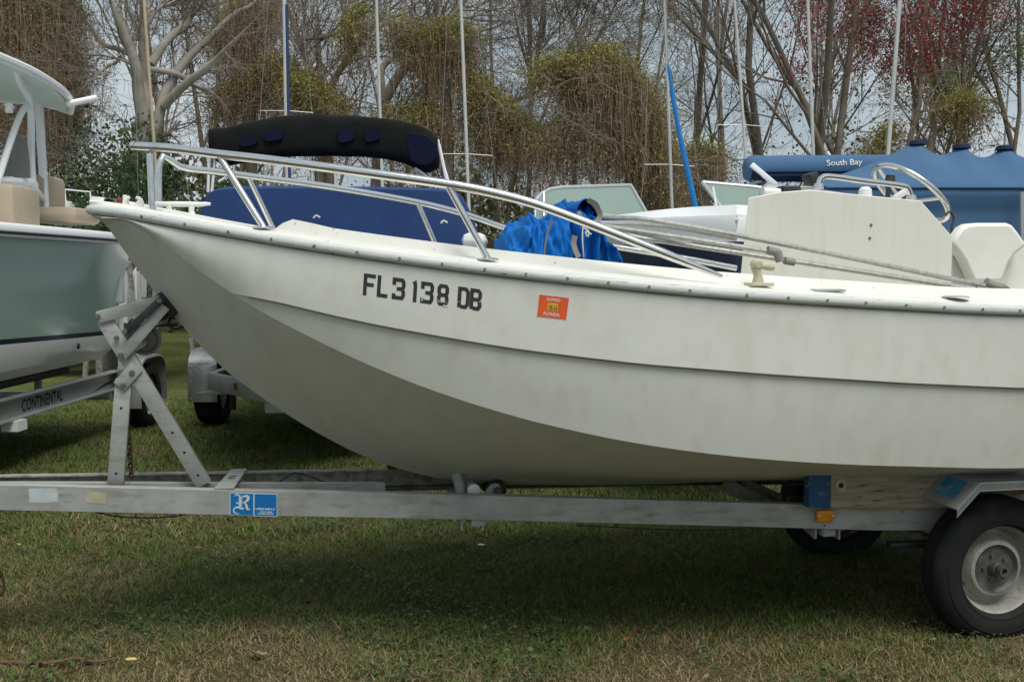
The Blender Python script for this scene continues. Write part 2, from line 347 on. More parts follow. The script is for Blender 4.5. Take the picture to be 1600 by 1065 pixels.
# grass blades: short mown tufts, straw mixed in, fewer and coarser with distance
def smooth_noise(x, y, s, seed):
    r = np.random.default_rng(seed); g = r.random((96, 96)); X = (x/s) % 95; Y = (y/s) % 95
    i = X.astype(int); j = Y.astype(int); fx = X-i; fy = Y-j; fx = fx*fx*(3-2*fx); fy = fy*fy*(3-2*fy)
    i1 = (i+1) % 96; j1 = (j+1) % 96
    return (g[i,j]*(1-fx)+g[i1,j]*fx)*(1-fy) + (g[i,j1]*(1-fx)+g[i1,j1]*fx)*fy
def grass(name, y0, y1, dens, hmin, hmax, wid, seed, label, coarse=False):
    r = np.random.default_rng(seed); half = lambda y: y*.475+.35
    area = (half(y0)+half(y1))*(y1-y0); N = int(area*dens)
    y = y0 + (y1-y0)*r.random(N*2); keep = r.random(N*2) < half(y)/half(y1); y = y[keep]; x = (r.random(len(y))*2-1)*half(y); n = len(y)
    # clumping
    cl = smooth_noise(x+40, y+40, .16, 3); cl2 = smooth_noise(x+40, y+40, .55, 5); big = smooth_noise(x+60, y+60, 1.6, 8)
    k = r.random(n) < .35+.8*cl; x, y, cl, cl2, big = x[k], y[k], cl[k], cl2[k], big[k]; n = len(x)
    near = np.clip((6.2-y)/2.0, 0, 1)                       # the front strip is drier
    dry = np.clip(.05 + .43*near + .9*(cl2-.5) + .6*(big-.5), .04, .9)
    isdry = r.random(n) < dry
    h = (hmin + (hmax-hmin)*r.random(n)**1.5)*(.6+.7*cl); h[isdry] *= .75
    az = r.random(n)*2*np.pi; lean = (.35+1.5*r.random(n))*h; lean[isdry] *= 1.5
    dx, dy = np.cos(az), np.sin(az); px, py = -dy, dx; w = wid*(.6+.8*r.random(n))
    z0 = .012*np.sin(x*1.3+.4)*np.cos(y*.9) + .008*np.sin(x*3.1+y*2.3) - .008
    mh = .55*h; L0 = np.stack([x-px*w/2, y-py*w/2, z0], 1); R0 = np.stack([x+px*w/2, y+py*w/2, z0], 1); TP = np.stack([x+dx*lean, y+dy*lean, z0+h], 1)
    if coarse: V = np.stack([L0, R0, TP], 1); nv = 3; pat = [[0,1,2]]
    else: V = np.stack([L0, R0, np.stack([x+dx*lean*.35+px*w*.4, y+dy*lean*.35+py*w*.4, z0+mh], 1), np.stack([x+dx*lean*.35-px*w*.4, y+dy*lean*.35-py*w*.4, z0+mh], 1), TP], 1); nv = 5; pat = [[0,1,2, 0,2,3, 3,2,4]]
    base = np.arange(n)[:,None]*nv; idx = (base + np.array(pat)).ravel()
    g1 = np.array([.055,.120,.020]); g2 = np.array([.165,.185,.042]); s1 = np.array([.38,.30,.17]); s2 = np.array([.19,.125,.066]); t = r.random((n, 1))
    col = np.where(isdry[:,None], s1*t+s2*(1-t), g1*t+g2*(1-t))*(.75+.5*r.random((n, 1)))
    tint = np.repeat(col, nv, 0)
    o = fastmesh(name, V.reshape(-1, 3), 3, idx, 'grassblade', tint=tint); tag(o, label, 'grass', kind='stuff'); return o
grass('grass', 3.6, 6.4, 8800, .010, .040, .0036, 21, 'short mown green and straw coloured grass in front of and under the skiff')
grass('grass', 6.4, 13.5, 3000, .02, .055, .0075, 22, 'greener short grass behind the trailer and under the parked boats', True)
# little things lying in the grass
def leaf(name, u, v, size, mat, label, rz_, lobes=0, curl=.25, tilt=(.2,.1)):
    p = WZ(u, v, .035); mb = MB(); n = 18; rim = []
    for k in range(n):
        a = 2*math.pi*k/n; r = size*(.55+.45*abs(math.cos(a)))*(1 + (.28*math.cos(lobes*a) if lobes else 0)); rim.append(Vector((r*math.cos(a), r*.72*math.sin(a), curl*r*(math.sin(a)**2) - .1*size)))
    inner = [q*.5 + Vector((0,0,-.03*size)) for q in rim]
    mb.loft([inner+[inner[0]], rim+[rim[0]]]); mb.add(inner, [tuple(range(n))])
    mb.tube([(size*.9, 0, -.05*size), (size*1.5, size*.1, .1*size)], size*.035, 5)
    o = mb.build(name, mat, ang=180); o.location = p; o.rotation_euler = (tilt[0], tilt[1], rz_); return tag(o, label, 'leaf')
leaf('fallen_leaf', 205, 1028, .022, 'yellowleaf', 'small round yellow leaf lying in the front grass', .4, 0, .1)
leaf('fallen_leaf', 402, 1019, .040, 'deadleaf', 'dry grey brown lobed leaf in the foreground grass', 2.6, 5, .3)
leaf('fallen_leaf', 978, 997, .020, 'orangeleaf', 'small orange leaf in the dry grass in front of the hull, upper one', 1.0)
leaf('fallen_leaf', 990, 1012, .016, 'orangeleaf', 'tiny rust red leaf just below the small orange leaf', 2.2)
leaf('fallen_leaf', 147, 868, .034, 'rust', 'dark curled leaf in the grass under the trailer tongue', .3, 0, .6, (.5,.2))
leaf('fallen_leaf', 310, 854, .024, 'orangeleaf', 'brown leaf in the grass below the blue sticker', .9)
leaf('fallen_leaf', 30, 849, .020, 'yellowleaf', 'pale tan leaf near the left edge below the tongue', 1.9)
leaf('fallen_leaf', 752, 850, .020, 'plasticwhite', 'white scrap in the grass below the keel roller bracket', .2)
rt = MB(); pts = [WZ(u, v, .012) for u, v in ((-30,1034),(20,1034),(60,1036),(90,1033),(120,1028),(150,1033),(185,1027))]
rt.tube(spline(pts, 40), [.009]*14+[.008]*14+[.006]*8+[.004]*4, 8); rt.build('bare_root', 'root'); o = bpy.data.objects['bare_root']; tag(o, 'reddish bare root showing in the grass at lower left', 'root')

# broad-leaved weeds in patches and a scatter of leaf litter
def litter(name, n, size, cols, seed, label, patch, zr, y0=3.7, y1=11.0, flat=.25):
    r = np.random.default_rng(seed); y = y0 + (y1-y0)*r.random(n*6)**1.3; x = (r.random(n*6)*2-1)*(y*.475+.3)
    k = smooth_noise(x+50, y+50, patch, seed) > .63; x, y = x[k][:n], y[k][:n]; m = len(x)
    az = r.random(m)*2*np.pi; d = np.stack([np.cos(az), np.sin(az), r.normal(size=m)*flat], 1); e = np.stack([-np.sin(az), np.cos(az), r.normal(size=m)*flat], 1); s = (size*(.5+r.random(m)))[:,None]
    P = np.stack([x, y, zr[0]+(zr[1]-zr[0])*r.random(m)], 1); V = np.stack([P-d*s*.5, P+e*s*.32, P+d*s*.5, P-e*s*.32], 1); c = np.array(cols)[r.integers(0, len(cols), m)]*(.7+.6*r.random((m, 1)))
    o = fastmesh(name, V.reshape(-1, 3), 4, np.arange(4*m), 'grassblade', tint=np.repeat(c, 4, 0)); tag(o, label, 'ground cover', kind='stuff')
litter('weeds', 9000, .022, [(.06,.10,.03),(.08,.125,.035),(.045,.08,.028),(.10,.13,.05)], 33, 'low broad leaved weeds growing in patches through the lawn', .33, (.012,.034))
litter('leaf_litter', 1600, .020, [(.14,.085,.045),(.09,.06,.035),(.22,.16,.10),(.05,.04,.03)], 34, 'scattered brown leaf fragments lying in the grass', .25, (.015,.030), flat=.4)
# ================================================================ the white skiff
BOWX = 3.786
def hb(X):                       # half breadth of the gunwale
    s = max(0.0, BOWX - X); return .95*math.sin(math.pi/2*min(1, s/2.8))**.70 if s > 0 else 0.0
def hc(X):                       # half breadth at the chine
    s = max(0.0, BOWX - X); k = np.interp(s, [0, .12, .6, 1.2, 2.2, 5.2], [1, .985, .95, .95, .96, .955]); return hb(X)*float(k)
boat = thing('fishing_boat', 'weathered white skiff with steel bow rails and registration FL 3138 DB on a galvanised trailer', 'boat', A0, YAW)
SCREWS = [(158,325.5),(226,338),(293,351),(360,362.5),(427,374),(494,385),(560,394),(626,404),(692,412),(758,421),(822,428),(886,435),(949.5,441.5),
          (1012.5,448),(1076,454),(1164,461),(1228.6,465),(1289,469),(1349,473),(1411.7,476),(1471,480),(1531,483),(1589,485.5)]
gun = [L(u, v, hb) for u, v in SCREWS]
gun[0] = Vector((BOWX-.03, .035, gun[0].z + .005))
def gz(X):                       # height of the rub rail centre
    xs = [-1.3] + [p.x for p in reversed(gun)]; zs = [gun[-1].z-.012] + [p.z for p in reversed(gun)]
    return float(np.interp(X, xs, zs))
_gx = np.linspace(-1.3, BOWX, 90); _gzs = np.array([gz(x) for x in _gx]); _gzs = np.convolve(np.pad(_gzs, 3, 'edge'), np.ones(7)/7, 'valid')
def gz(X): return float(np.interp(X, _gx, _gzs))
NS = 64
def resample(P, n=NS):
    P = [Vector(p) for p in P]; return spline(P, n)
TRX = -1.23
G = [Vector((BOWX-.02, .02, gz(BOWX)-.02))] + [Vector((x, hb(x), gz(x)-.022)) for x in np.concatenate([BOWX-np.array([.06,.12,.2,.3]), np.linspace(BOWX-.45, TRX, 26)])]
CH = [(196,343),(250,379),(300,415),(345,446),(400,482),(450,509),(550,558),(650,600),(750,634),(850,662),(1000,693),(1150,713),(1300,724),(1450,729),(1590,731)]
C = [L(u, v, hc) for u, v in CH]
cb = L(160, 326, .02); C = [Vector((BOWX-.025, .018, gz(BOWX)-.03)), Vector((C[0].x + (BOWX-C[0].x)*.5, hb(C[0].x + (BOWX-C[0].x)*.5)*.98, gz(C[0].x)-.028))] + C
C += [Vector((x, hc(x), C[-1].z + .004*k)) for k, x in enumerate(np.linspace(C[-1].x-.35, TRX, 4), 1)]
KE = [(155,338),(200,400),(245,460),(290,515),(350,576),(400,614),(450,648),(500,678),(550,704),(600,724),(650,739),(700,749),(760,755.5),(850,757.5),(1000,757)]
K = [Vector((BOWX-.03, 0, gz(BOWX)-.035))] + [L(u, v, 0) for u, v in KE]
K += [Vector((x, 0, K[-1].z)) for x in np.linspace(K[-1].x-.4, TRX, 5)]
ST = [(372,460),(430,470.5),(520,492),(600,509),(720,530),(800,543),(920,558),(1000,567),(1200,583),(1400,596),(1590,604.5)]
def resx(P, n, p=1.0):           # resample along X with finer steps at the bow
    P = resample(P, 160); xs = np.array([q.x for q in P])[::-1]; out = []
    x0, x1 = P[0].x, TRX
    for i in range(n):
        x = x0 + (x1-x0)*(i/(n-1))**p
        out.append(Vector((x, float(np.interp(x, xs, np.array([q.y for q in P])[::-1])), float(np.interp(x, xs, np.array([q.z for q in P])[::-1])))))
    return out
Gn, Cn, Kn = resx(G, NS, 1.3), resx(C, NS, 1.3), resx(K, NS, 1.3)
# upper strake: from the gunwale down to the step line (proud by 16 mm); lower strake: from the step to the chine
def side_frac_step(i):
    """fraction from gunwale to chine at which the step runs, from the photographed line"""
    g, c = Gn[i], Cn[i]; lo, hi = 0.02, .999
    return g, c
def stepz(X): return float(np.interp(X, STX, STZ))
_tmp = []
for u, v in ST:
    p = L(u, v, lambda X: .5*(hb(X)+hc(X))); _tmp.append(p)
STX = np.array([q.x for q in reversed(_tmp)]); STZ = np.array([q.z for q in reversed(_tmp)])
def side_point(i, f):
    g, c = Gn[i], Cn[i]; p = g.lerp(c, f); n = math.sin(math.pi*f)*.018; return p + Vector((0, n, 0))   # slight belly
rows_up, rows_lo, lap = [], [], []
for i in range(NS):
    g, c = Gn[i], Cn[i]; xm = (g.x+c.x)/2; z = stepz(xm) if xm <= STX[-1] else None
    f = (g.z-z)/(g.z-c.z) if z is not None and g.z-c.z > .02 else 1.0
    f = max(0.0, min(1.0, f)); lap.append(f)
    prd = .015*min(1, max(0, (1-f)*12))
    rows_up.append([side_point(i, f*k/7) + Vector((0, prd*(k/7)**2, 0)) for k in range(8)])
    rows_lo.append([side_point(i, f) + Vector((0, prd, 0)), side_point(i, min(1, f+.012*(1 if f < .995 else 0)))] + [side_point(i, f + (1-f)*k/7) for k in range(1, 8)])
def mirror(rows): return [[Vector((q.x, -q.y, q.z)) for q in r] for r in rows]
hullmb = MB(); hullmb.loft(rows_up); hullmb.loft(mirror(rows_up)); hullmb.loft(rows_lo); hullmb.loft(mirror(rows_lo))
tr = rows_up[-1] + rows_lo[-1][1:] + [Kn[-1]]
hullmb.add(tr + [Vector((q.x, -q.y, q.z)) for q in reversed(tr[:-1])], [tuple(range(2*len(tr)-1))])
hull = hullmb.build('hull', 'hull', boat, ang=28)
hullbvh = BVHTree.FromPolygons([Vector(q) for q in hullmb.v], hullmb.f)
rows_b = []
for i in range(NS):
    c, k = Cn[i] + Vector((0, .0, -.0005)), Kn[i]
    row = []
    for j in range(13):
        t = j/12; q = c.lerp(k, t); bul = math.sin(math.pi*t)*.03*min(1, (BOWX-c.x)/1.0)
        row.append(q + Vector((0, bul*.3, -bul*.7)))
    rows_b.append(row)
bmb = MB(); bmb.loft(rows_b); bmb.loft(mirror(rows_b)); bot = bmb.build('hull_bottom', 'hull', boat, ang=50)
botbvh = BVHTree.FromPolygons([Vector(q) for q in bmb.v], bmb.f)
# dark line in the lap joint
sm = [side_point(i, min(1, lap[i]+.004)) + Vector((0, .009*min(1, (1-lap[i])*12), -.001)) for i in range(NS) if .05 < lap[i] < .985]
MB().tube(sm, .003, 6).build('lap_seam', 'seam', hull)
def hull_y(X, Z, d=.002):
    h = hullbvh.ray_cast(Vector((X, 3, Z)), Vector((0, -1, 0))); return h[0].y + d if h[0] else hb(X)
def hull_hit(u, v):
    o = RINV @ (CAM-A0); d = (RINV @ ray(u, v)).normalized(); h = hullbvh.ray_cast(o, d); return h[0] if h[0] else L(u, v, hb)
def on_hull(p, d=.002): return Vector((p.x, hull_y(p.x, p.z, d), p.z))

# rub rail all round with its screws
xs = np.concatenate([BOWX-np.array([0.0, .03, .07, .13, .2, .3]), np.linspace(BOWX-.42, TRX, 40)])
for sgn in (1, -1):
    rows = []
    for i, x in enumerate(xs):
        y = hb(x) if i else .012; c = Vector((x - (.014 if i == 0 else 0), y, gz(x)))
        x2 = min(BOWX, x+.02); tx = Vector((.04, hb(x2)-hb(x-.02), 0)).normalized(); nn = Vector((-tx.y, tx.x, 0)) if i else Vector((1, .3, 0)).normalized()
        pr = [(-.012,-.0195),(.004,-.0195),(.012,-.0165),(.0165,-.010),(.018,-.002),(.0165,.009),(.011,.016),(.003,.019),(-.03,.0205)]
        r = [c + nn*a + Vector((0, 0, b)) for a, b in pr]
        rows.append([Vector((q.x, q.y*sgn, q.z)) for q in r])
    rub = MB().loft(rows, capa=True, capb=True).build('rub_rail', 'rub', boat, ang=50)
    rub['label'] = 'scuffed grey white rub rail along the near gunwale' if sgn > 0 else 'rub rail along the far gunwale'
    sc0 = None
    for i, p in enumerate(gun[1:] if sgn > 0 else gun[1:6]):
        tx = Vector((.04, hb(p.x+.02)-hb(p.x-.02), 0)).normalized(); nn = Vector((-tx.y, tx.x, 0)); c = Vector((p.x, hb(p.x), gz(p.x))) + nn*.0178
        c.y *= sgn
        if sc0 is None: sc0 = MB().lathe([(0, .003), (.003, .0026), (.0050, 0), (.0050, -.004)], 10).build('screw', 'screw', rub); s = sc0
        else: s = sc0.copy(); COL.objects.link(s); s.parent = rub
        s.location = c; s.rotation_euler = (0, 0, math.atan2(-tx.y, -tx.x) if sgn > 0 else math.pi + math.atan2(tx.y, -tx.x))
    # dark bead in the joint, painted in as the rail's shadow line
    MB().tube([Vector((x, (hb(x)+.003)*sgn, gz(x)-.0215)) for x in xs[3:]], .004, 6).build('rail_shadow_bead', 'seam', rub)

# deck cap, coaming, liner
FLOOR = 1.12; FDX = BOWX - .80     # the coaming starts aft of FDX
def hullw(X, z):
    h = botbvh.ray_cast(Vector((X, 0, z)), Vector((0, 1, 0))); h2 = hullbvh.ray_cast(Vector((X, 0, z)), Vector((0, 1, 0)))
    return min([q[0].y for q in (h, h2) if q[0]] + [hb(X)])
def deck_rows(sgn):
    rows = []
    for x in np.concatenate([BOWX-np.array([.012,.04,.09,.16,.25,.36,.5,.65,.76,.80,.84,.90]), np.linspace(BOWX-1.0, TRX+.02, 36)]):
        b = hb(x); z = gz(x)+.019; s = BOWX-x
        cap = min(.15, b*.55); k = max(0, min(1, (s-.76)/.06)); kk = max(0, 1-abs(s-.86)/.1)*.014
        zi = z + .02; zc = z + .020 + .048*k + kk
        inn = max(0.0, b-cap-.07)
        pts = [(b-.012, z-.012), (b-.016, z), (b-cap*.45, z+.016), (b-cap*.85, z+.022), (b-cap-.012*k, zi+.014*k), (b-cap-.028, zc-.006*k), (b-cap-.04, zc), (inn-.0, zc)]
        if s < .80: pts += [(inn*.6, zi+.012), (inn*.3, zi+.018), (0, zi+.02)]
        else: pts += [(inn-.004, zc-.05), (min(inn-.01, hullw(x, (zc+FLOOR)/2)-.03), (zc+FLOOR)/2), (min(inn-.02, hullw(x, FLOOR)-.03), FLOOR)]
        rows.append([Vector((x, max(0, y)*sgn, zz)) for y, zz in pts])
    return rows
dm = MB(); dm.loft(deck_rows(1)); dm.loft(deck_rows(-1))
dm.build('deck', 'deck', boat, ang=45)
fl = [Vector((x, .0, FLOOR-.002)) for x in (BOWX-.8, TRX)]
MB().loft([[Vector((x, -min(hb(x)-.2, hullw(x, FLOOR)-.025), FLOOR+.001)), Vector((x, min(hb(x)-.2, hullw(x, FLOOR)-.025), FLOOR+.001))] for x in np.linspace(BOWX-.82, TRX+.01, 12)]).build('floor', 'deck', boat)
_bw = hullw(BOWX-.8, 1.35)-.04
MB().add([Vector((BOWX-.80, -_bw, 1.35)), Vector((BOWX-.80, _bw, 1.35)), Vector((BOWX-.80, hb(BOWX-.8)-.2, gz(BOWX-.8)+.04)), Vector((BOWX-.80, -hb(BOWX-.8)+.2, gz(BOWX-.8)+.04))], [(0,1,2,3)]).build('forward_bulkhead', 'deck', boat)
trz = gz(TRX)
MB().box((TRX+.02, 0, (trz+FLOOR)/2+.02), (.05, 1.5, trz-FLOOR), bevel=.01).build('transom', 'deck', boat)
def deckz(X, inb=.08): return gz(X) + .036

# bow rails
def yr(X): return max(.07, hb(X)-.085)
def rail(path_px, fy, name='bow_rail'):
    P = [L(u, v, fy) for u, v in path_px]; return P
near = rail([(207,228),(270,232),(340,241),(420,250),(500,260.5),(600,274),(700,288),(760,299),(830,317),(900,342),(1000,381),(1080,413),(1128,432)], yr)
near = spline(near, 60)
o = MB().tube(near, [.0185]*54 + [.0175,.016,.0145,.013,.011,.009], 12).build('bow_rail', 'steel', boat); o['label'] = 'polished stainless bow rail on the near side'
capo = MB().lathe([(0,.010),(.012,.008),(.019,0),(.019,-.02)], 14, axis='x'); co = capo.build('end_cap', 'steel', o); co.location = near[0]; co.rotation_euler = (0, 0, math.atan2((near[0]-near[2]).y, (near[0]-near[2]).x))
def post(parent, a, b, r=.0135, foot=True):
    q = MB().tube([a, a.lerp(b, .5), b], r, 12).build('rail_post', 'steel', parent)
    if foot:
        f = MB().lathe([(0,.006),(.02,.006),(.036,.003),(.038,-.004)], 18, axis='z').build('base_flange', 'steel', parent); f.location = b
        f.scale = (1.15, .8, 1)
def deckpt(u, v, inb): 
    p = L(u, v, lambda X: hb(X)-inb); return Vector((p.x, p.y, gz(p.x)+.042))
post(o, L(342, 243, yr), deckpt(412, 352, .075)); post(o, L(700, 290, yr), deckpt(762, 399, .075))
pa = L(234, 240, yr); post(o, pa, Vector((pa.x-.005, pa.y, gz(pa.x)+.03)))
# far rail
yf = lambda X: -max(.10, hb(X)-.085)
far = [L(247, 300, yf), L(247.5, 270, yf), L(250, 250, yf), L(256, 244, yf), L(264, 249, yf), L(284, 262, yf), L(330, 267.5, yf), L(385, 275, yf), L(520, 293, yf), L(655, 317, yf), L(730, 336, yf), L(800, 359, yf), L(950, 384, yf), L(1060, 402, yf), L(1150, 419, yf)]
far = [Vector((far[0].x, far[0].y, gz(far[0].x)+.03))] + far[1:]
o = MB().tube(spline(far, 80), .0165, 12).build('bow_rail', 'steel', boat); o['label'] = 'stainless bow rail on the far side'
for (u1, v1, u2, v2) in ((388,277,432,352), (653,318,692,388)):
    a = L(u1, v1, yf); b = L(u2, v2, yf); b = Vector((b.x, b.y, gz(b.x)+.042)); post(o, a, b)

# foredeck fittings
def fore(u, v, y): p = L(u, v, y); return Vector((p.x, y, gz(p.x)+.035))
cl = fore(282, 330, .02); ct = L(282, 319, .02).z
t = sub_empty('cleat', boat, (cl.x, .02, 0)); t.rotation_euler = (0, 0, R(-4)); zt = ct
MB().tube([(x, 0, zt + .006*(abs(x)/.12)**2*0 + (.002 if abs(x) > .1 else 0)) for x in np.linspace(-.125, .125, 13)], [.006,.009,.0105,.011,.0115,.012,.012,.012,.0115,.011,.0105,.009,.006], 10).build('cleat_horn', 'plasticwhite', t)
for x in (-.05, .05): MB().tube([(x, 0, cl.z-.01), (x*.95, 0, cl.z+.01), (x*.9, 0, (cl.z+zt)/2), (x*.95, 0, zt)], [.026,.014,.0115,.014], 10).build('cleat_leg', 'plasticwhite', t)
MB().box((0, 0, cl.z-.005), (.17, .06, .012), bevel=.004).build('cleat_base', 'plasticwhite', t)
p = fore(192, 316, .05)
nl = sub_empty('navigation_light', boat, (p.x, .05, p.z))
MB().box((-.012, 0, .018), (.02, .06, .05), bevel=.006).build('light_housing', 'plasticwhite', nl); MB().box((.012, 0, .014), (.026, .05, .036), bevel=.01).build('red_lens', 'redref', nl)
for (uu, yy) in ((208, .075), (228, .075)):
    p = fore(uu, 320, yy); ch = sub_empty('bow_chock', boat, (p.x, yy, p.z))
    MB().box((0, 0, .002), (.08, .035, .012), bevel=.004).build('chock_base', 'plasticwhite', ch)
    for sx in (-1, 1): MB().tube([(sx*.03, 0, 0), (sx*.033, 0, .02), (sx*.024, 0, .036), (sx*.012, 0, .040)], [.012,.011,.009,.006], 8).build('chock_horn', 'plasticwhite', ch)
# bow eye and strap hook are on the trailer; eye belongs to the boat
e0 = L(272, 500, 0); e1 = L(292, 517, 0)
MB().tube(spline([L(270, 493, 0), L(264, 503, 0), L(270, 513, 0), L(284, 511, 0), L(292, 505, 0)], 16), .0065, 8).build('bow_eye', 'darkmetal', boat)

# ------------------------------------------------ lettering on the hull side
GL = {  # strokes on a 0..1 x 0..1 cell, centre lines; stroke width WL
 'F': [[(.13,0),(.13,.91),(1,.91)], [(.26,.5),(.86,.5)]],
 'L': [[(.13,1),(.13,.09),(1,.09)]],
 '3': [[(.0,.66),(.0,.91),(.12,.91),(.74,.91),(.87,.8),(.87,.62),(.76,.5),(.25,.5)], [(.80,.44),(.87,.38),(.87,.2),(.74,.09),(.12,.09),(.0,.09),(.0,.27)]],
 '1': [[(.1,.82),(.5,.86),(.6,.9),(.6,0)]],
 '8': [[(.5,.91),(.26,.91),(.13,.8),(.13,.62),(.24,.5),(.13,.38),(.13,.2),(.26,.09),(.74,.09),(.87,.2),(.87,.38),(.76,.5),(.87,.62),(.87,.8),(.74,.91),(.5,.91)], [(.36,.5),(.64,.5)]],
 'D': [[(.13,.05),(.13,.91),(.68,.91),(.87,.78),(.87,.22),(.68,.09),(.26,.09)]],
 'B': [[(.13,.05),(.13,.91),(.72,.91),(.87,.8),(.87,.62),(.74,.5),(.26,.5)], [(.80,.44),(.87,.36),(.87,.2),(.72,.09),(.26,.09)]],
}
def stroke_mesh(poly, w, ax):
    """mitred ribbon; ax = aspect (cell width / height)"""
    P = [Vector((x*ax, y)) for x, y in poly]; closed = (P[0]-P[-1]).length < 1e-6
    D = []                                  # subdivide
    for a, b in zip(P, P[1:]):
        k = max(1, int((b-a).length/.12)); D += [a.lerp(b, i/k) for i in range(k)]
    D.append(P[-1]); P = D; vs = []
    for i, p in enumerate(P):
        a = P[i-1] if i else (P[-2] if closed else None); b = P[i+1] if i < len(P)-1 else (P[1] if closed else None)
        d1 = (p-a).normalized() if a is not None else (b-p).normalized(); d2 = (b-p).normalized() if b is not None else d1
        n1 = Vector((-d1.y, d1.x)); n2 = Vector((-d2.y, d2.x)); m = (n1+n2).normalized(); k = min(1.5, 1/max(.3, m.dot(n1)))
        vs += [p + m*w/2*k, p - m*w/2*k]
    return vs, [(2*i, 2*i+1, 2*i+3, 2*i+2) for i in range(len(P)-1)]
def bottom_v(u): return 461.5 + (u-567)*(487-461.5)/(750-567)
chips = {4: [(-.1,.19,.32,.255), (-.1,.105,.12,.15)], 5: [(-.03,.155,1.03,.185), (-.03,.235,1.03,.255), (.55,-.02,1.05,.06)], 6: [(-.05,.27,.3,.295)], 7: [(.8,.40,1.05,.44)]}
for gi, (chx, ua, ub) in enumerate((('F',567,585.5),('L',589,605),('3',614.5,631.5),('1',643,650.5),('3',659,676),('8',682.5,699.5),('D',714.5,732),('B',733.5,751))):
    org = hull_hit(ua, bottom_v(ua)-1); exv = hull_hit(ub, bottom_v(ub)-1) - org; eyv = hull_hit((ua+ub)/2+2.2, bottom_v((ua+ub)/2)-35) - hull_hit((ua+ub)/2, bottom_v((ua+ub)/2)-1)
    ax = exv.length/eyv.length; mb = MB(); vs2, fs2 = [], []
    for st in GL[chx]:
        v1, f1 = stroke_mesh(st, .17, ax); mb.add([on_hull(org + exv*(q.x/ax) + eyv*q.y, .0012) for q in v1], f1)
    g = mb.build('registration_character', 'black', boat, smooth=False)
    for (x0, y0, x1, y1) in chips.get(gi, []):
        pts = [(x0, y0), (x1, y0+.01), (x1, y1-.012), (x0+.03, y1)]
        MB().add([on_hull(org + exv*a + eyv*b, .0022) for a, b in pts], [(0,1,2,3)]).build('missing_chip', 'hull', g, smooth=False)
def hull_quad(name, px, mat, parent, d, n=6):
    """sheet on the hull between four photo corners (tl, tr, br, bl)"""
    P = [hull_hit(*q) for q in px]; rows = []
    for j in range(n+1):
        a = P[0].lerp(P[3], j/n); b = P[1].lerp(P[2], j/n); rows.append([on_hull(a.lerp(b, i/n), d) for i in range(n+1)])
    return MB().loft(rows).build(name, mat, parent), P
stk, P4 = hull_quad('registration_sticker', [(841.5,459),(890,464.5),(885.5,500),(838,494.5)], 'stickerwhite', boat, .0010)
stk['label'] = 'orange Florida registration sticker with white lettering'
hull_quad('orange_field', [(842.5,460),(889,465.3),(884.5,499),(839,493.7)], 'stickerorange', stk, .0018)
hull_quad('date_field', [(856,472.5),(872,474.2),(870.5,487),(854.3,485)], 'stickergold', stk, .0026)
def hull_text(txt, px, mat, parent, bold=0.0, name='lettering'):
    P = [hull_hit(*q) for q in px]; vs, fs = textmesh(txt, 1, bold)     # px: bottom-left, bottom-right, top-left
    return MB().add([on_hull(P[0] + (P[1]-P[0])*a + (P[2]-P[0])*b, .0034) for a, b in vs], fs).build(name, mat, parent, smooth=False, weld=False)
hull_text('EXPIRES', [(854.5,469.6),(875,471.9),(855,465)], 'rope', stk, .012)
hull_text('05-16', [(857,484),(869.5,485.4),(858,476.5)], 'black', stk, .01)
hull_text('FLORIDA', [(848.5,492),(873.6,494.8),(849.3,486.8)], 'rope', stk, .015)

# ------------------------------------------------ console
cons = sub_empty('console', boat); cons['label'] = 'white fibreglass steering console with slanted aft end'
CP = [(1150,424),(1169.5,309),(1212,300.5),(1266,296.3),(1439,313.5),(1488.5,369.5),(1487,440)]
cy = .33
poly = [L(u, v, cy) for u, v in CP]; poly[0] = Vector((poly[0].x+.02, cy, FLOOR)); poly[-1] = Vector((poly[-1].x, cy, FLOOR))
farp = [q + Vector((-.34*max(0, 1-(poly[0].x-q.x)/.5) if k < 3 else 0, -.66, 0)) for k, q in enumerate(poly)]
n_ = len(poly); MB().add(poly + farp, [tuple(range(n_-1, -1, -1)), tuple(range(n_, 2*n_))] + [(i, (i+1) % n_, n_+(i+1) % n_, n_+i) for i in range(n_)]).build('console_shell', 'console', cons, ang=20, bevel=.008)
for (u, v) in ((1361,351.5),(1359,372)):
    s = MB().lathe([(0,.005),(.004,.0045),(.0075,0),(.0075,-.004)], 12).build('bolt_head', 'screw', cons); s.location = L(u, v, cy); s.location.y = cy+.001
gr = [L(1279, 291, .30), L(1282, 280, .30), L(1290, 275.5, .30), L(1350, 283, .30), L(1415, 291.5, .30), L(1420, 297, .30), L(1424, 309, .30)]
b = MB().tube(spline(gr, 30), .0135, 10).build('grab_rail', 'steel', cons)
for q in (gr[0], gr[-1]): MB().tube([q + Vector((0,0,.012)), q + Vector((0,0,-.012))], [.02,.026], 12).build('rail_socket', 'steel', b)
gr2 = [Vector((q.x, -.30, q.z)) for q in gr]; MB().tube(spline(gr2, 30), .0135, 10).build('grab_rail', 'steel', cons)
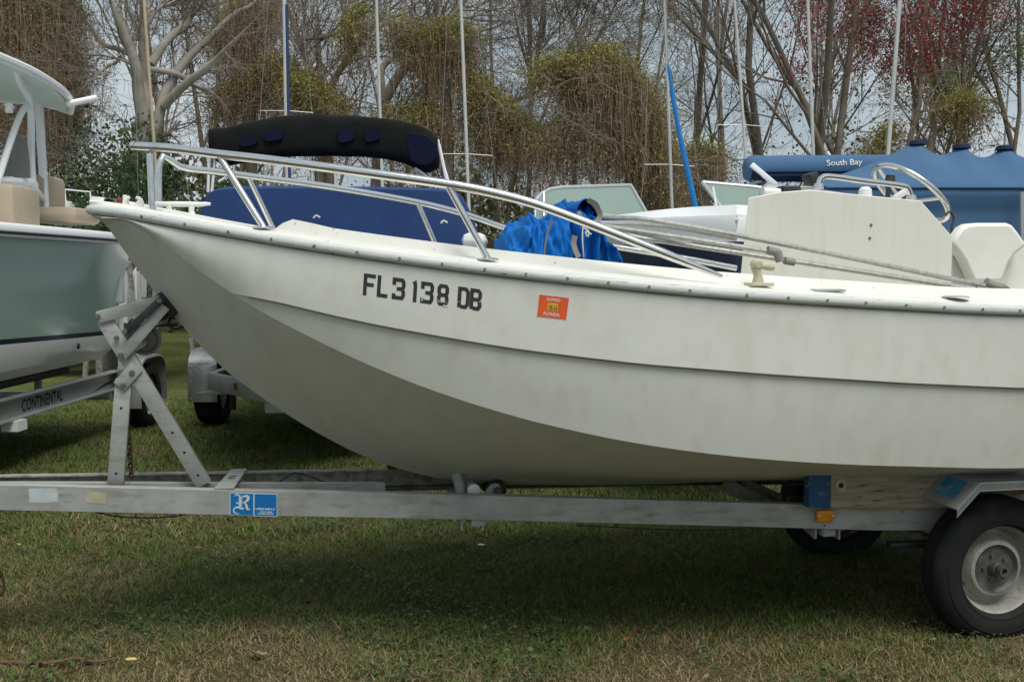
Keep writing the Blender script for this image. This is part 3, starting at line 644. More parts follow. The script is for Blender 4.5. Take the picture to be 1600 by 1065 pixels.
# small things on the console top
p = L(1202, 299, .25); MB().tube([p + Vector((.03,0,0)), p + Vector((-.05,0,-.003))], .017, 12).build('spotlight_body', 'plasticwhite', cons)
MB().tube([p + Vector((.02,0,-.01)), p + Vector((.028,.005,-.04))], [.008,.014], 8).build('spotlight_foot', 'steel', cons)
p = L(1232, 297, .2); MB().box(p, (.09, .08, .035), bevel=.008).build('compass_base', 'darkmetal', cons)
p = L(1268, 283, .1); MB().box(p, (.045, .09, .075), Matrix.Rotation(R(20), 3, 'Y'), bevel=.006).build('depth_gauge', 'darkmetal', cons)
p = L(1250, 295, .15); MB().box(p, (.10, .1, .02), bevel=.006).build('gauge_shelf', 'oldalu', cons)
p = L(1352, 298, .12); MB().lathe([(0,.02),(.018,.018),(.03,.005),(.033,-.04)], 16, c=p, axis='z').build('compass_dome', 'plasticwhite', cons)
# steering wheel
sw = sub_empty('steering_wheel', boat); c0 = L(1423, 302, .0); sw.location = c0; sw['label'] = 'stainless steering wheel tilted over the console'
tilt = R(40); ax_s = Vector((-math.cos(tilt), 0, -math.sin(tilt))); ax_l = Vector((0, 1, 0)); nrm = ax_s.cross(ax_l); nrm = nrm if nrm.z > 0 else -nrm
RR = .205
MB().tube([(ax_s*math.cos(a) + ax_l*math.sin(a))*RR for a in np.linspace(0, 2*math.pi, 49)[:-1]], .0145, 12, closed=True).build('wheel_rim', 'steel', sw)
hubc = -nrm*.06
for a in (R(75), R(195), R(315)): MB().tube([hubc, (ax_s*math.cos(a) + ax_l*math.sin(a))*RR*.5 + hubc*.5, (ax_s*math.cos(a) + ax_l*math.sin(a))*RR], .008, 8).build('wheel_spoke', 'steel', sw)
MB().tube([hubc - nrm*.12, hubc - nrm*.02, hubc + nrm*.01], [.03,.035,.04], 16).build('wheel_hub', 'darkmetal', sw)
p = L(1390, 278, .1); th = MB().tube([p + Vector((.01,0,-.10)), p + Vector((.0,0,-.02))], .012, 8).tube([p + Vector((0,0,-.03)), p + Vector((-.005,0,.012))], [.026,.022], 10).build('throttle_lever', 'darkmetal', boat)
p = L(1407, 304, .22); MB().box(p, (.075, .03, .028), Matrix.Rotation(R(32), 3, 'Y'), bevel=.006).build('switch_cover', 'plasticwhite', boat)
p0 = L(1477, 337, .2); MB().tube(spline([p0, p0+Vector((-.02,0,.02)), p0+Vector((-.045,0,-.01)), p0+Vector((-.035,0,-.06)), p0+Vector((-.05,0,-.1)), p0+Vector((-.06,.0,-.2))], 20), .006, 6).build('key_cord', 'darkmetal', boat)
# seat
st = sub_empty('helm_seat', boat); st['label'] = 'white moulded helm seat with padded back'
SP = [(1489,377),(1494,368),(1503,355),(1513,349.5),(1530,348),(1575,348),(1583,351),(1592,362),(1600,374),(1608,382),(1600,388),(1588,397),(1578,410),(1570,432),(1566,441),(1522,441),(1516,428),(1507,408),(1495,391),(1488,383)]
sp = [L(u, v, .26) for u, v in SP]
MB().prism(sp, (0, -.07, 0)).build('back_cushion', 'seatwhite', st, ang=60, bevel=.018)
SB = [(1487,385),(1494,374),(1602,378),(1640,384),(1645,470),(1487,470)]
MB().prism([L(u, v, .17) for u, v in SB], (0, -.05, 0)).build('seat_shell', 'console', st, ang=40, bevel=.01)
p = L(1545, 448, .0); MB().box((p.x, 0, p.z-.12), (.42, .5, .12), bevel=.03).build('seat_cushion', 'seatwhite', st)
MB().box((p.x, 0, (p.z-.18+FLOOR)/2), (.36, .42, p.z-.18-FLOOR), bevel=.02).build('seat_box', 'deck', st)

# ------------------------------------------------ folded bimini: blue canvas bundle and its poles
bim = sub_empty('folded_bimini', boat); bim['label'] = 'folded bright blue bimini top lying on the bow with its grey poles'
yb = .25
outline_top = [(792,390),(800,372),(812,352),(828,342),(845,335),(858,338),(870,331),(884,330),(896,319),(908,312),(922,318),(930,336),(936,352),(944,368),(950,388),(953,404)]
bx = [L(u, v, yb) for u, v in outline_top]
bl0 = min(q.x for q in bx); bl1 = max(q.x for q in bx)
def btop(X): return float(np.interp(X, [q.x for q in reversed(bx)], [q.z for q in reversed(bx)]))
rows = []
NX, NY = 150, 48
from mathutils import noise as mn
for i in range(NX+1):
    x = bl1 + (bl0-bl1)*i/NX; row = []
    t = i/NX; hz = btop(x)
    for j in range(NY+1):
        a = math.pi*j/NY; c, s_ = math.cos(a), math.sin(a)
        zb = gz(x) + .02
        wob = .034*math.sin(t*30 + 2.4*c + 3*math.sin(t*9)) + .016*math.sin(t*67+c*4+2*math.sin(t*21))
        fold = mn.noise(Vector((t*11, a*1.3, 3))) * .06 + mn.noise(Vector((t*25, a*2.5, 8))) * .022 + wob*(.35+.65*abs(c))
        rid = (1-abs(mn.noise(Vector((t*8+c, a*2.2, 21))))*2.2)*.035 + (1-abs(mn.noise(Vector((t*19, a*3.5+t*4, 31))))*2.2)*.018 - .03
        fold += rid
        y = yb - .14 + c*(.30 + fold) ; z = zb + (hz-zb)*max(0, s_)**.55 + .75*fold*s_
        row.append(Vector((x + mn.noise(Vector((t*6, a*2, 9)))*.02, y, z)))
    rows.append(row)
MB().loft(rows, capa=True, capb=True).build('canvas_bundle', 'bluecanvas', bim, ang=80)
# loose flap and curled end of the canvas roll
rc = L(911, 331, yb+.06)
prev = []
for k in range(26):
    a = R(-60) + k/25*R(420); rr = .066 - .04*k/25
    prev.append((rc.x - rr*math.cos(a), rc.z + rr*math.sin(a)))
rows = [[Vector((x, yy, z)) for (x, z) in prev] for yy in (yb+.13, yb+.05, yb-.1)]
MB().loft(rows).build('canvas_roll', 'bluecanvas', bim, ang=80)
def ribbon(px, w, mat, name, y0, par, wy=.012):
    P = spline([L(u, v, y0) for u, v in px], 24); rows = []
    for i, p in enumerate(P):
        tdir = (P[min(i+1, 23)]-P[max(i-1, 0)]).normalized(); nn = Vector((-tdir.z, 0, tdir.x)); rows.append([p - nn*w/2, p + nn*w/2 + Vector((0, wy, 0))])
    return MB().loft(rows).build(name, mat, par, ang=80)
ribbon([(903,330),(908,340),(920,347),(932,346),(937,336),(929,320),(918,312)], .020, 'greystrap', 'strap', yb+.17, bim)
ribbon([(898,368),(896,380),(899,392),(904,402)], .026, 'greystrap', 'strap', yb+.21, bim)
ribbon([(862,342),(856,360),(852,380),(850,398)], .012, 'greystrap', 'strap', yb+.20, bim)
MB().tube(spline([L(911, 352, yb+.2), L(910, 372, yb+.21), L(911, 388, yb+.21), L(912, 402, yb+.2)], 14), .003, 6).build('tie_cord', 'rope', bim)
MB().tube(spline([L(912, 356, yb+.21), L(920, 362, yb+.22), L(918, 370, yb+.22), L(915, 362, yb+.22), L(924, 366, yb+.22)], 14), .0035, 6).build('tie_knot', 'rope', bim)
def pole(px, y0, y1, r, mat='oldalu'):
    n = len(px); P = [L(u, v, y0 + (y1-y0)*i/(n-1)) for i, (u, v) in enumerate(px)]
    return MB().tube(spline(P, 30), r, 10).build('bimini_pole', mat, bim)
pole([(932,341),(1010,343),(1240,385),(1540,447)], .34, .70, .0115)
pole([(934,352),(1070,372),(1210,394)], .40, .66, .0115)
pole([(934,361),(1220,405),(1530,453)], .43, .72, .0115)
pole([(930,349),(1040,354),(1150,373)], -.3, -.5, .0115)
def fitting(px, y0, r, name='pole_fitting', mat='greystrap'):
    return MB().tube([L(u, v, y0) for u, v in px], r, 12).build(name, mat, bim)
fitting([(1199,390.5),(1216,394.5)], .665, .0175); fitting([(1214,393),(1219,408)], .675, .019); fitting([(1226,407),(1241,409.5)], .66, .016)
fitting([(1524,453),(1546,457)], .725, .018); fitting([(1541,440),(1553,446),(1566,449)], .705, .0185); fitting([(1566,447),(1574,452),(1576,459)], .70, .013)
p = L(1572, 461, .70); MB().box(p, (.06, .03, .008), bevel=.003).build('pole_foot', 'greystrap', bim)

# gunwale fittings
rl = sub_empty('rod_holder', boat); rl['label'] = 'yellowed plastic rod holder clamped on the gunwale'
p = deckpt(1186, 441, .09)
MB().box((p.x, p.y, p.z+.004), (.10, .07, .014), bevel=.004).build('holder_base', 'yellowed', rl)
a = Vector((p.x+.005, p.y, p.z+.01)); MB().tube([a, a+Vector((0,0,.03)), a+Vector((.01,0,.06))], [.024,.017,.02], 12).build('holder_stem', 'yellowed', rl)
MB().lathe([(0,.024),(.014,.022),(.022,.012),(.024,-.012),(.02,-.02),(0,-.022)], 16, c=a+Vector((.006,0,.072))).build('holder_clamp', 'yellowed', rl)
MB().tube([a+Vector((-.01,.004,.066)), a+Vector((-.05,.006,.062)), a+Vector((-.062,.006,.062))], [.012,.016,.015], 10).build('holder_knob', 'yellowed', rl)
p = deckpt(1294, 446, .08); MB().box((p.x, p.y, p.z-.001), (.135, .045, .008), Matrix.Rotation(R(-4), 3, 'X'), bevel=.003).build('flush_plate', 'galv', boat)
p = deckpt(1493, 459, .08); fp = MB().lathe([(0,.004),(.028,.004),(.03,.008),(.052,.006),(.056,0)], 28, axis='z').build('fuel_cap', 'galv', boat); fp.location = p
# ================================================================ the trailer
trl = thing('boat_trailer', 'galvanised single axle boat trailer carrying the white skiff', 'trailer', A0, YAW)
def yrail(X): return float(np.interp(X, [-1.3, .45, 4.1, 5.2], [.555, .555, .125, .02]))
RT = [L(0, 757, yrail), L(360, 765.5, yrail), L(700, 772.5, yrail), L(1100, 783, yrail), L(1460, 792, yrail)]
def rz(X):
    xs = [-1.4] + [p.x for p in reversed(RT)] + [5.2]; k = (RT[0].z-RT[1].z)/(RT[0].x-RT[1].x)
    zs = [RT[-1].z-.01] + [p.z for p in reversed(RT)] + [RT[0].z + k*(5.2-RT[0].x)]; return float(np.interp(X, xs, zs))
RH, RWD = .105, .05
def channel(sgn):
    rows = []
    for x in [-1.3, -.5, .2, .45, .7] + list(np.linspace(1.0, 5.15, 14)):
        y = yrail(x); z = rz(x)
        pr = [(0,0),(0,-RH),(-RWD,-RH),(-RWD,-RH+.006),(-.006,-RH+.006),(-.006,-.006),(-RWD,-.006),(-RWD,0)]
        rows.append([Vector((x, (y+a)*sgn, z+b)) for a, b in pr])
    return MB().loft(rows, close=True, capa=True, capb=True)
fr = channel(1).build('frame_rail', 'galv', trl, ang=30, bevel=.0015); fr['label'] = 'near galvanised frame rail with stickers and amber marker'
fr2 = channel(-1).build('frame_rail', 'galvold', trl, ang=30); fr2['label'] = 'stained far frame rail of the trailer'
def railpt(u, v): return L(u, v, yrail)
def rail_face(px, d):                       # corners given in the photo, laid on the outer face of the near rail
    return [railpt(u, v) + Vector((0, d, 0)) for u, v in px]
def rail_sheet(name, px, mat, parent, d):
    return MB().add(rail_face(px, d), [tuple(range(len(px)))]).build(name, mat, parent, smooth=False)
stk = rail_sheet('maker_sticker', [(359,768.5),(433,770.5),(433.5,807),(358.5,804)], 'stickerwhite', fr, .001)
stk['label'] = 'blue sticker with a blackletter R'
rail_sheet('blue_field', [(360.2,769.8),(395.8,770.8),(395.8,804.8),(359.8,803)], 'stickerblue', stk, .0018)
rail_sheet('blue_field', [(397.8,771),(432.2,772),(432.4,805.8),(397.6,804.5)], 'stickerblue', stk, .0018)
# blackletter R: outlined shapes on a 0..1 grid inside the left field
def rpos(a, b, d=.0026):
    P = rail_face([(360,803.5),(396,805.0),(360,769.5)], d); return P[0] + (P[1]-P[0])*a + (P[2]-P[0])*b
def brush(pts, ws):
    P = [np.array(q) for q in spline([np.array(p, float) for p in pts], 22)]; Wd = np.interp(np.linspace(0, 1, 22), np.linspace(0, 1, len(ws)), ws); rows = []
    for i, p in enumerate(P):
        t = P[min(i+1, 21)]-P[max(i-1, 0)]; t = t/np.linalg.norm(t); n = np.array((-t[1], t[0])); rows.append([rpos(*(p-n*Wd[i]/2), dz), rpos(*(p+n*Wd[i]/2), dz)])
    return rows
dz = .0026
RB = [([(.20,.84),(.22,.93),(.32,.94),(.40,.86),(.42,.70),(.41,.50),(.40,.36),(.34,.32)], [.02,.06,.07,.09,.11,.10,.09,.02]),
      ([(.26,.58),(.30,.55),(.38,.52)], [.09,.06,.02]), ([(.60,.36),(.54,.30),(.46,.31),(.36,.36),(.24,.35),(.15,.26),(.15,.15),(.24,.07),(.38,.07)], [.02,.08,.09,.09,.06,.06,.06,.05,.02]),
      ([(.495,.36),(.495,.6),(.495,.93)], [.03,.03,.03]), ([(.44,.77),(.58,.86),(.68,.90),(.77,.86),(.77,.78),(.70,.66),(.52,.58)], [.03,.05,.10,.13,.13,.06,.04]),
      ([(.60,.60),(.68,.50),(.71,.38),(.76,.28),(.86,.32)], [.05,.10,.11,.10,.02])]
for k, (pts, ws) in enumerate(RB):
    dz = .0026 + .0004*k; MB().loft(brush(pts, ws)).build('letter_stroke', 'stickerwhite', stk)
for (a, b, c, d) in ((399.5,795.6,431,792.0), (405,799.7,426,797.2), (402.5,802.7,427,800.4)):
    P = rail_face([(a, b), (c, b+.9), (a, d)], .0026)
    # print too fine to read in the photograph: short pale dashes in the same rows
    rr = random.Random(int(b)); mbb = MB(); x = 0.0
    while x < .97:
        w = rr.uniform(.02, .05); 
        if rr.random() < .86: mbb.add([P[0]+(P[1]-P[0])*x, P[0]+(P[1]-P[0])*min(1, x+w*.8), P[0]+(P[1]-P[0])*min(1, x+w*.8)+(P[2]-P[0])*rr.uniform(.7, 1), P[0]+(P[1]-P[0])*x+(P[2]-P[0])*rr.uniform(.7, 1)], [(0,1,2,3)])
        x += w
    mbb.build('fine_print', 'stickerwhite', stk, smooth=False)
rail_sheet('faded_sticker', [(45,762.5),(88,762),(91,772),(90,783),(70,785),(46,784.5)], 'fadedblue', fr, .001)
ts = rail_sheet('peeled_sticker', [(140,768.5),(147,768),(166,770),(165.5,786.5),(150,786),(133.5,784.5),(135,777)], 'fadedtan', fr, .001)
# amber marker light
p = railpt(1287, 804.5); mk = sub_empty('marker_light', fr, (p.x, p.y, p.z)); mk['label'] = 'amber side marker light on the near rail'
MB().box((0, .010, 0), (.078, .022, .052), bevel=.006).build('amber_lens', 'amber', mk)
for sx in (-1, 1): MB().lathe([(0,.003),(.005,.002),(.006,-.002)], 8, c=(sx*.032, .0215, 0)).build('lens_screw', 'steel', mk)
def hole(u, v, y, parent, r=.006, yoff=.0012):
    p = L(u, v, y); return MB().lathe([(0, 0), (r, 0)], 12, c=Vector((p.x, p.y+yoff, p.z))).build('bolt_hole', 'hole', parent, smooth=False)
hole(1288, 820.5, yrail, fr, .004)
# hanging bracket plates under the rail
for (u, v) in ((725,826),(758,826),(1281,840),(1318,840)):
    p = railpt(u, v); yy = yrail(p.x); top = rz(p.x)-RH
    MB().prism([Vector((p.x, yy-.03, top)), Vector((p.x, yy-.03, top-.052)), Vector((p.x, yy-.05, top-.052)), Vector((p.x, yy-.26, top-.008)), Vector((p.x, yy-.26, top))], (.007, 0, 0)).build('bracket_plate', 'galv', trl, smooth=False)
# crossmembers
def cross(X, name='crossmember', h=.07, z=None, w=.06, dz_=0):
    y = yrail(X)-.01; z = (rz(X)-RH/2 if z is None else z) + dz_
    return MB().box((X, 0, z), (w, 2*y-.012, h), bevel=.004).build(name, 'galv', trl)
p = railpt(741, 766); XR = p.x
cross(p.x-.02, h=.05, dz_=-.06); cross(railpt(1300, 790).x, h=.05, dz_=-.065); cross(-.75)
# tie plate between the tongue rails
pA = railpt(352, 766); pB = L(372, 737, lambda X: -yrail(X))
tp = MB().prism([Vector((pA.x+.045, yrail(pA.x)-.005, rz(pA.x)+.003)), Vector((pA.x-.035, yrail(pA.x)-.005, rz(pA.x)+.003)), Vector((pB.x-.04, -yrail(pB.x)+.005, rz(pB.x)+.003)), Vector((pB.x+.03, -yrail(pB.x)+.005, rz(pB.x)+.003))], (0, 0, .006)).build('tie_plate', 'galv', trl, smooth=False)
for t in (.45, .62):
    q = Vector(pA).lerp(pB, t); MB().box((q.x, 0 + (.5-t)*.3, rz(q.x)+.0102), (.028, .012, .002)).build('plate_slot', 'hole', tp)
# extra tongue bar between the rails (its top shows along the left)
def ymid(X): return 0.0
MB().loft([[Vector((x, yy-.022, rz(x)-.012)), Vector((x, yy+.022, rz(x)-.012)), Vector((x, yy+.022, rz(x)-.05)), Vector((x, yy-.022, rz(x)-.05))] for x, yy in ((5.1, .0), (3.0, .0), (2.55, 0))], close=True, capa=True, capb=True).build('tongue_bar', 'galv', trl, ang=30)
# wiring
def wire(px, y, r=.0035, mat='black', name='trailer_wire'): return MB().tube(spline([L(u, v, y) for u, v in px], 40), r, 6).build(name, mat, trl)
wire([(412,764),(440,750),(460,738.5),(478,742),(520,757),(545,763),(600,760),(660,758),(740,757)], lambda X: -yrail(X)+.07)
wire([(150,800),(180,806),(225,808.5),(265,807),(290,803)], lambda X: yrail(X)-.03, .003)
wire([(900,820),(960,823),(1050,827),(1120,828),(1160,825)], lambda X: yrail(X)-.03, .003)
# keel roller bracket
rb = sub_empty('keel_roller', trl); rb['label'] = 'black keel roller on a grey bracket with white capped tube'
q = L(741, 766, .19)
MB().tube([q + Vector((0, -.42, 0)), q], .027, 20).build('roller_tube', 'galv', rb); MB().lathe([(0,.004),(.022,.004),(.028,0),(.028,-.012)], 24, c=q).build('tube_cap', 'plasticwhite', rb)
MB().tube([L(712, 738, .12), L(722, 772, .12)], .024, 14).build('roller_upright', 'galv', rb)
poly = [(752,775),(762,762),(768,756),(778,755),(784,763),(781,774),(775,780),(752,780)]
for yy in (.14, .02): MB().prism([L(u, v, yy) for u, v in poly], (0, -.008, 0)).build('roller_cheek', 'galv', rb, smooth=False)
qq = L(775, 764, .10); MB().lathe([(0,-.14),(.035,-.14),(.047,-.11),(.036,-.05),(.047,.01),(.035,.03),(.0,.03)], 20, c=qq).build('roller', 'rubber', rb)
MB().lathe([(0,.052),(.016,.052),(.02,.046),(.02,.03)], 14, c=qq).build('roller_pin', 'hub', rb)
# bunk arms seen behind
a = L(1132, 757, -.1); b = L(1205, 790, -.1); MB().bar(a, b, .05, .07, bevel=.004).build('bunk_arm', 'galvold', trl)
a = L(1165, 757, -.1); b = L(1215, 778, -.25); MB().bar(a, b, .05, .05, bevel=.004).build('bunk_arm', 'galvold', trl)
q = L(612, 728, lambda X: -yrail(X)); MB().box((q.x, -yrail(q.x)+.02, rz(q.x)+.022), (.05, .05, .04), bevel=.006).build('clamp_block', 'darkmetal', trl)
# timber bunk with blue painted end
yw = .60
def wt(u, v): return L(u, v, yw)
x0, x1, x2 = wt(1264, 760).x, wt(1298, 760).x, -.9
def bunk(xa, xb, name, mat, par, e=0.0):
    rows = []
    for x in np.linspace(xa, xb, 12):
        zb = rz(x)+.002 - .0; zt = zb + .175
        pr = [(.0-e, zb), (.05+e, zb), (.05+e, zt), (0-e, zt)]
        rows.append([Vector((x, yw-.05+a, z + (.004*math.sin(x*9)*0))) for a, z in pr])
    return MB().loft(rows, close=True, capa=True, capb=True).build(name, mat, par, smooth=False, bevel=.006)
for sg in (1, -1):
    bk = sub_empty('bunk', trl); bk['label'] = 'weathered timber bunk with blue painted end' if sg > 0 else 'far side timber bunk'
    bk.scale = (1, sg, 1)
    bunk(x1, x2, 'timber', 'wood', bk); bunk(x0, x1, 'painted_end', 'bluepaint', bk, .002)
    if sg > 0:
        q = wt(1314, 758); c = Vector((q.x, yw+.001, q.z)); MB().lathe([(.012,.001),(.016,.004),(.024,.0035),(.027,0)], 14, c=c).build('countersunk_hole', 'fadedtan', bk)
        MB().lathe([(0,.003),(.012,.002),(.0145,-.004)], 6, c=c).build('bolt_head', 'rust', bk)
# axle, wheels
MB().box((-.04, 0, .278), (.05, 1.2, .05), bevel=.004).build('axle', 'galvold', trl)
for sg in (1, -1):
    MB().box((.02, .5*sg, .345), (.66, .045, .03), bevel=.01).build('leaf_spring', 'darkmetal', trl)
    for sx in (-.30,): MB().box((sx, .52*sg, .43), (.05, .05, .20), bevel=.004).build('spring_hanger', 'galv', trl)
def make_wheel(y, sg):
    w = sub_empty('wheel', trl, (-.04, y, .278)); w.scale = (1, sg, 1)
    w['label'] = 'worn white steel wheel with black tyre at the near side' if sg > 0 else 'far side trailer wheel in shadow'
    RO = .302
    prof = [(.178,.052),(.185,.070),(.193,.078),(.1935,.081),(.198,.0815),(.199,.080),(.215,.0855),(.235,.0875),(.252,.0855),(.253,.0875),(.257,.0865),(.258,.084),(.270,.079),(.271,.0805),(.275,.0785),(.287,.070),(.297,.058),(.302,.040)]
    tread = []
    for k in range(5):
        y0 = .034 - k*.017; tread += [(.302, y0+.0065), (.302, y0-.0040), (.293, y0-.0050), (.293, y0-.0105)]
    full = prof + tread + [(r, -h) for r, h in reversed(prof)]
    full = [(.192+(r-.178)*(.318-.192)/(.302-.178), h) for r, h in full]
    MB().lathe(full, 72).build('tyre', 'tyre', w, ang=40)
    rp_ = [(.178,-.06),(.178,.045),(.184,.058),(.190,.064),(.190,.058),(.180,.050),(.172,.040),(.166,.010),(.158,-.020),(.150,-.032),(.138,-.026),(.126,-.002),(.112,.024),(.098,.027),(.090,.020),(.084,.010),(.060,.008),(.034,.008)]
    MB().lathe([(r*1.08, h) for r, h in rp_], 64).build('rim', 'rim', w, ang=30)
    MB().lathe([(.1045,.0288),(.097,.0215),(.0905,.0118),(.065,.0098),(.034,.0098)], 40).build('rim_centre', 'hub', w)
    for k in range(5):
        a = R(90+72*k-18); MB().lathe([(0,.022),(.006,.021),(.0085,.014),(.009,.006)], 6, c=(.056*math.cos(a), 0, .056*math.sin(a))).build('lug_nut', 'screw', w)
    MB().lathe([(0,.074),(.013,.074),(.0135,.082),(.022,.082),(.0235,.076),(.0235,.045),(.028,.042),(.032,.03),(.034,.006)], 28).build('hub', 'hub', w)
    MB().lathe([(0,.0752),(.010,.0752),(.012,.0745)], 16).build('hub_bore', 'hole', w)
    q = MB().tube([(.165, .02, -.045), (.168, .05, -.052)], .005, 6).build('valve_stem', 'rubber', w)
    return w
make_wheel(.70, 1); make_wheel(-.70, -1)
# fender
yo, yi = .865, .60
P = {'ob': L(1495.5, 795.5, yo), 'ot': L(1532, 754, yo), 'r': L(1600, 753, yo)}
zt = P['ot'].z; xf, zf = P['ob'].x, P['ob'].z; xt = P['ot'].x
def fender(sg):
    f = sub_empty('fender', trl); f['label'] = 'angular aluminium fender with a worn blue patch' if sg > 0 else 'far side aluminium fender'; f.scale = (1, sg, 1)
    xr = -(xt+.0); xb = -xf
    prof = [(xf, zf), (xt, zt), (xr, zt), (xb, zf)]
    rows = [[Vector((x, yi, z)), Vector((x, yo, z)), Vector((x, yo, z-.032))] for x, z in prof]
    mb = MB(); mb.loft(rows); mb.loft([[q + Vector((0,0,-.004)) for q in r] for r in rows])
    mb.build('fender_plate', 'alu', f, smooth=False)
    if sg > 0:
        a = Vector((xf, 0, zf)); b = Vector((xt, 0, zt)); n = Vector((-(b-a).z, 0, (b-a).x)); n = n.normalized()*(.002 if n.z > 0 else -.002)
        n = Vector((abs(n.x), 0, abs(n.z)))
        pp = [a.lerp(b, .28)+Vector((0,yi+.05,0))+n, a.lerp(b, .28)+Vector((0,yo-.07,0))+n, a.lerp(b, .92)+Vector((0,yo-.075,0))+n, a.lerp(b, .92)+Vector((0,yi+.05,0))+n]
        MB().add(pp, [(0,1,2,3)]).build('blue_patch', 'bluepatch', f, smooth=False)
fender(1); fender(-1)
# winch stand ---------------------------------------------------------------
ws = sub_empty('winch_stand', trl); ws['label'] = 'galvanised winch stand with black bow stop'
YW = .035
def flat(px_a, px_b, w, y, th, name, mat='galv', holes=(), bev=.002, par=None):
    a = L(*px_a, y); b = L(*px_b, y); o = MB().bar(a, b, th, w, up=(0,0,1) if abs((b-a).normalized().z) < .8 else (1,0,0), bevel=bev).build(name, mat, par or ws)
    for t in holes:
        q = a.lerp(b, t); MB().lathe([(0, 0), (.0055, 0)], 12, c=Vector((q.x, y+th/2+.001, q.z))).build('bolt_hole', 'hole', o, smooth=False)
    return o
flat((181,756), (193.5,592), .066, YW+.01, .035, 'upright_post', holes=(.11,.73))
flat((319,756), (163,498), .066, YW+.01, .035, 'diagonal_post', holes=(.06,.20,.32,.72,.80))
for dy, nm in ((.037, 'upper_arm'), (-.02, 'upper_arm')):
    flat((152,496), (252,470.5), .052, YW+dy, .008, nm)
for dy in (.046,): flat((190,556), (258,478), .046, YW+dy, .008, 'brace_arm')
flat((196,519), (254,466), .030, YW+.062, .012, 'pivot_bar', 'darkmetal')
flat((186,604), (214,572), .058, YW+.034, .010, 'joint_plate')
for (u, v, y) in ((152,494,.045),(188,554,.054),(192,602,.044),(206,582,.044),(249,470,.072),(195,518,.072),(182,528,.042)):
    q = L(u, v, YW+y); MB().lathe([(0,.008),(.010,.008),(.012,.006),(.012,0)], 6, c=Vector((q.x, YW+y-.004, q.z))).build('bolt_head', 'screw', ws)
q = L(262, 474, 0.0); ang = math.atan2(L(275,490,0).z-L(250,462,0).z, L(275,490,0).x-L(250,462,0).x)
MB().box(L(263, 474.5, 0), (.115, .11, .062), Matrix.Rotation(-ang, 3, 'Y'), bevel=.012).build('bow_stop', 'rubber', ws)
q = L(252, 492, .0); MB().lathe([(0,.05),(.02,.05),(.026,.03),(.026,-.03),(.02,-.05),(0,-.05)], 14, c=q).build('stop_roller', 'rubber', ws)
# winch gear
gc = L(226.5, 530.5, -.01); gcn = sub_empty('winch', trl, gc)
mb = MB(); nt_ = 44; ring = []
for k in range(nt_*2):
    a = 2*math.pi*k/(nt_*2); r = .070 if k % 2 else .0655; ring.append(Vector((r*math.cos(a), .004, r*math.sin(a))))
mb.prism(ring, (0, -.008, 0)); mb.build('gear_wheel', 'gear', gcn, smooth=False)
MB().lathe([(.018,.006),(.046,.006),(.050,.010),(.054,.006)], 36).build('gear_ridge', 'gear', gcn)
for k in range(4): 
    a = R(45+90*k); MB().lathe([(0,.0052),(.005,.0052)], 10, c=(.052*math.cos(a), 0, .052*math.sin(a))).build('gear_hole', 'hole', gcn, smooth=False)
MB().prism([Vector((.06,.012,-.045)), Vector((.055,.012,-.06)), Vector((.0,.012,-.028)), Vector((-.012,.012,-.012)), Vector((-.008,.012,.014)), Vector((.012,.012,.014)), Vector((.022,.012,-.014))], (0, .006, 0)).build('pawl_plate', 'galv', gcn, smooth=False)
MB().lathe([(0,.026),(.010,.026),(.012,.02),(.012,0)], 6).build('axle_nut', 'screw', gcn)
MB().lathe([(0,-.07),(.035,-.07),(.035,-.012),(0,-.012)], 18, c=(0,0,0)).build('winch_drum', 'darkmetal', gcn)
# winch strap to the bow eye
stp = MB().tube([L(236, 511, 0), L(256, 508, 0), L(266, 508, 0), L(278, 507, 0)], [.004,.006,.008,.006], 8).build('strap_hook', 'darkmetal', ws)
MB().tube(spline([L(200,508,.03), L(206,499,.03), L(214,505,.03), L(207,512,.03), L(199,512,.03)], 14), .004, 6).build('wire_loop', 'darkmetal', ws)
q = L(222, 470, -.12); MB().lathe([(0,.02),(.016,.018),(.02,0),(.018,-.02)], 12, c=q, axis='z').build('winch_handle_knob', 'plasticwhite', ws)
# safety chain hanging beside the stand, and the rusty hook at the very left
chn = sub_empty('safety_chain', trl); link = None
def chain(pts, R1=.016, R2=.0095, wr=.0032, first=None):
    for k in range(len(pts)-1):
        a, b = pts[k], pts[k+1]
        if first is None:
            pa = [((R1)*math.cos(t), 0, R2*math.sin(t)) for t in np.linspace(0, 2*math.pi, 15)[:-1]]
            first = MB().tube(pa, wr, 6, closed=True).build('chain_link', 'rust', chn); o = first
        else: o = first.copy(); COL.objects.link(o); o.parent = chn
        o.location = (a+b)/2; d = (b-a).normalized(); o.rotation_euler = (d.to_track_quat('X', 'Z') @ Euler((R(90*(k % 2)+20), 0, 0)).to_quaternion()).to_euler()
    return first
a = L(201, 678, -.05); b = L(205.5, 746, -.05); first = chain([a.lerp(b, k/9) for k in range(10)])
a = L(-14, 850, .02); b = L(-2, 905, .02); chain([a.lerp(b, k/6) for k in range(7)], first=first)
hk = [L(-4,884,.02), L(2,897,.02), L(6,912,.02), L(5,925,.02), L(-2,930,.02), L(-10,926,.02)]
MB().tube(spline(hk, 18), .0055, 8).build('chain_hook', 'rust', chn)
# coupler and jack beyond the frame's left edge so the tongue rests on something
MB().bar((5.1, 0, rz(5.1)-.03), (5.45, 0, rz(5.1)-.02), .07, .06, bevel=.01).build('coupler', 'galv', trl)
MB().tube([(4.75, .16, 0), (4.75, .16, rz(4.75)+.35)], .03, 14).build('tongue_jack', 'galv', trl)
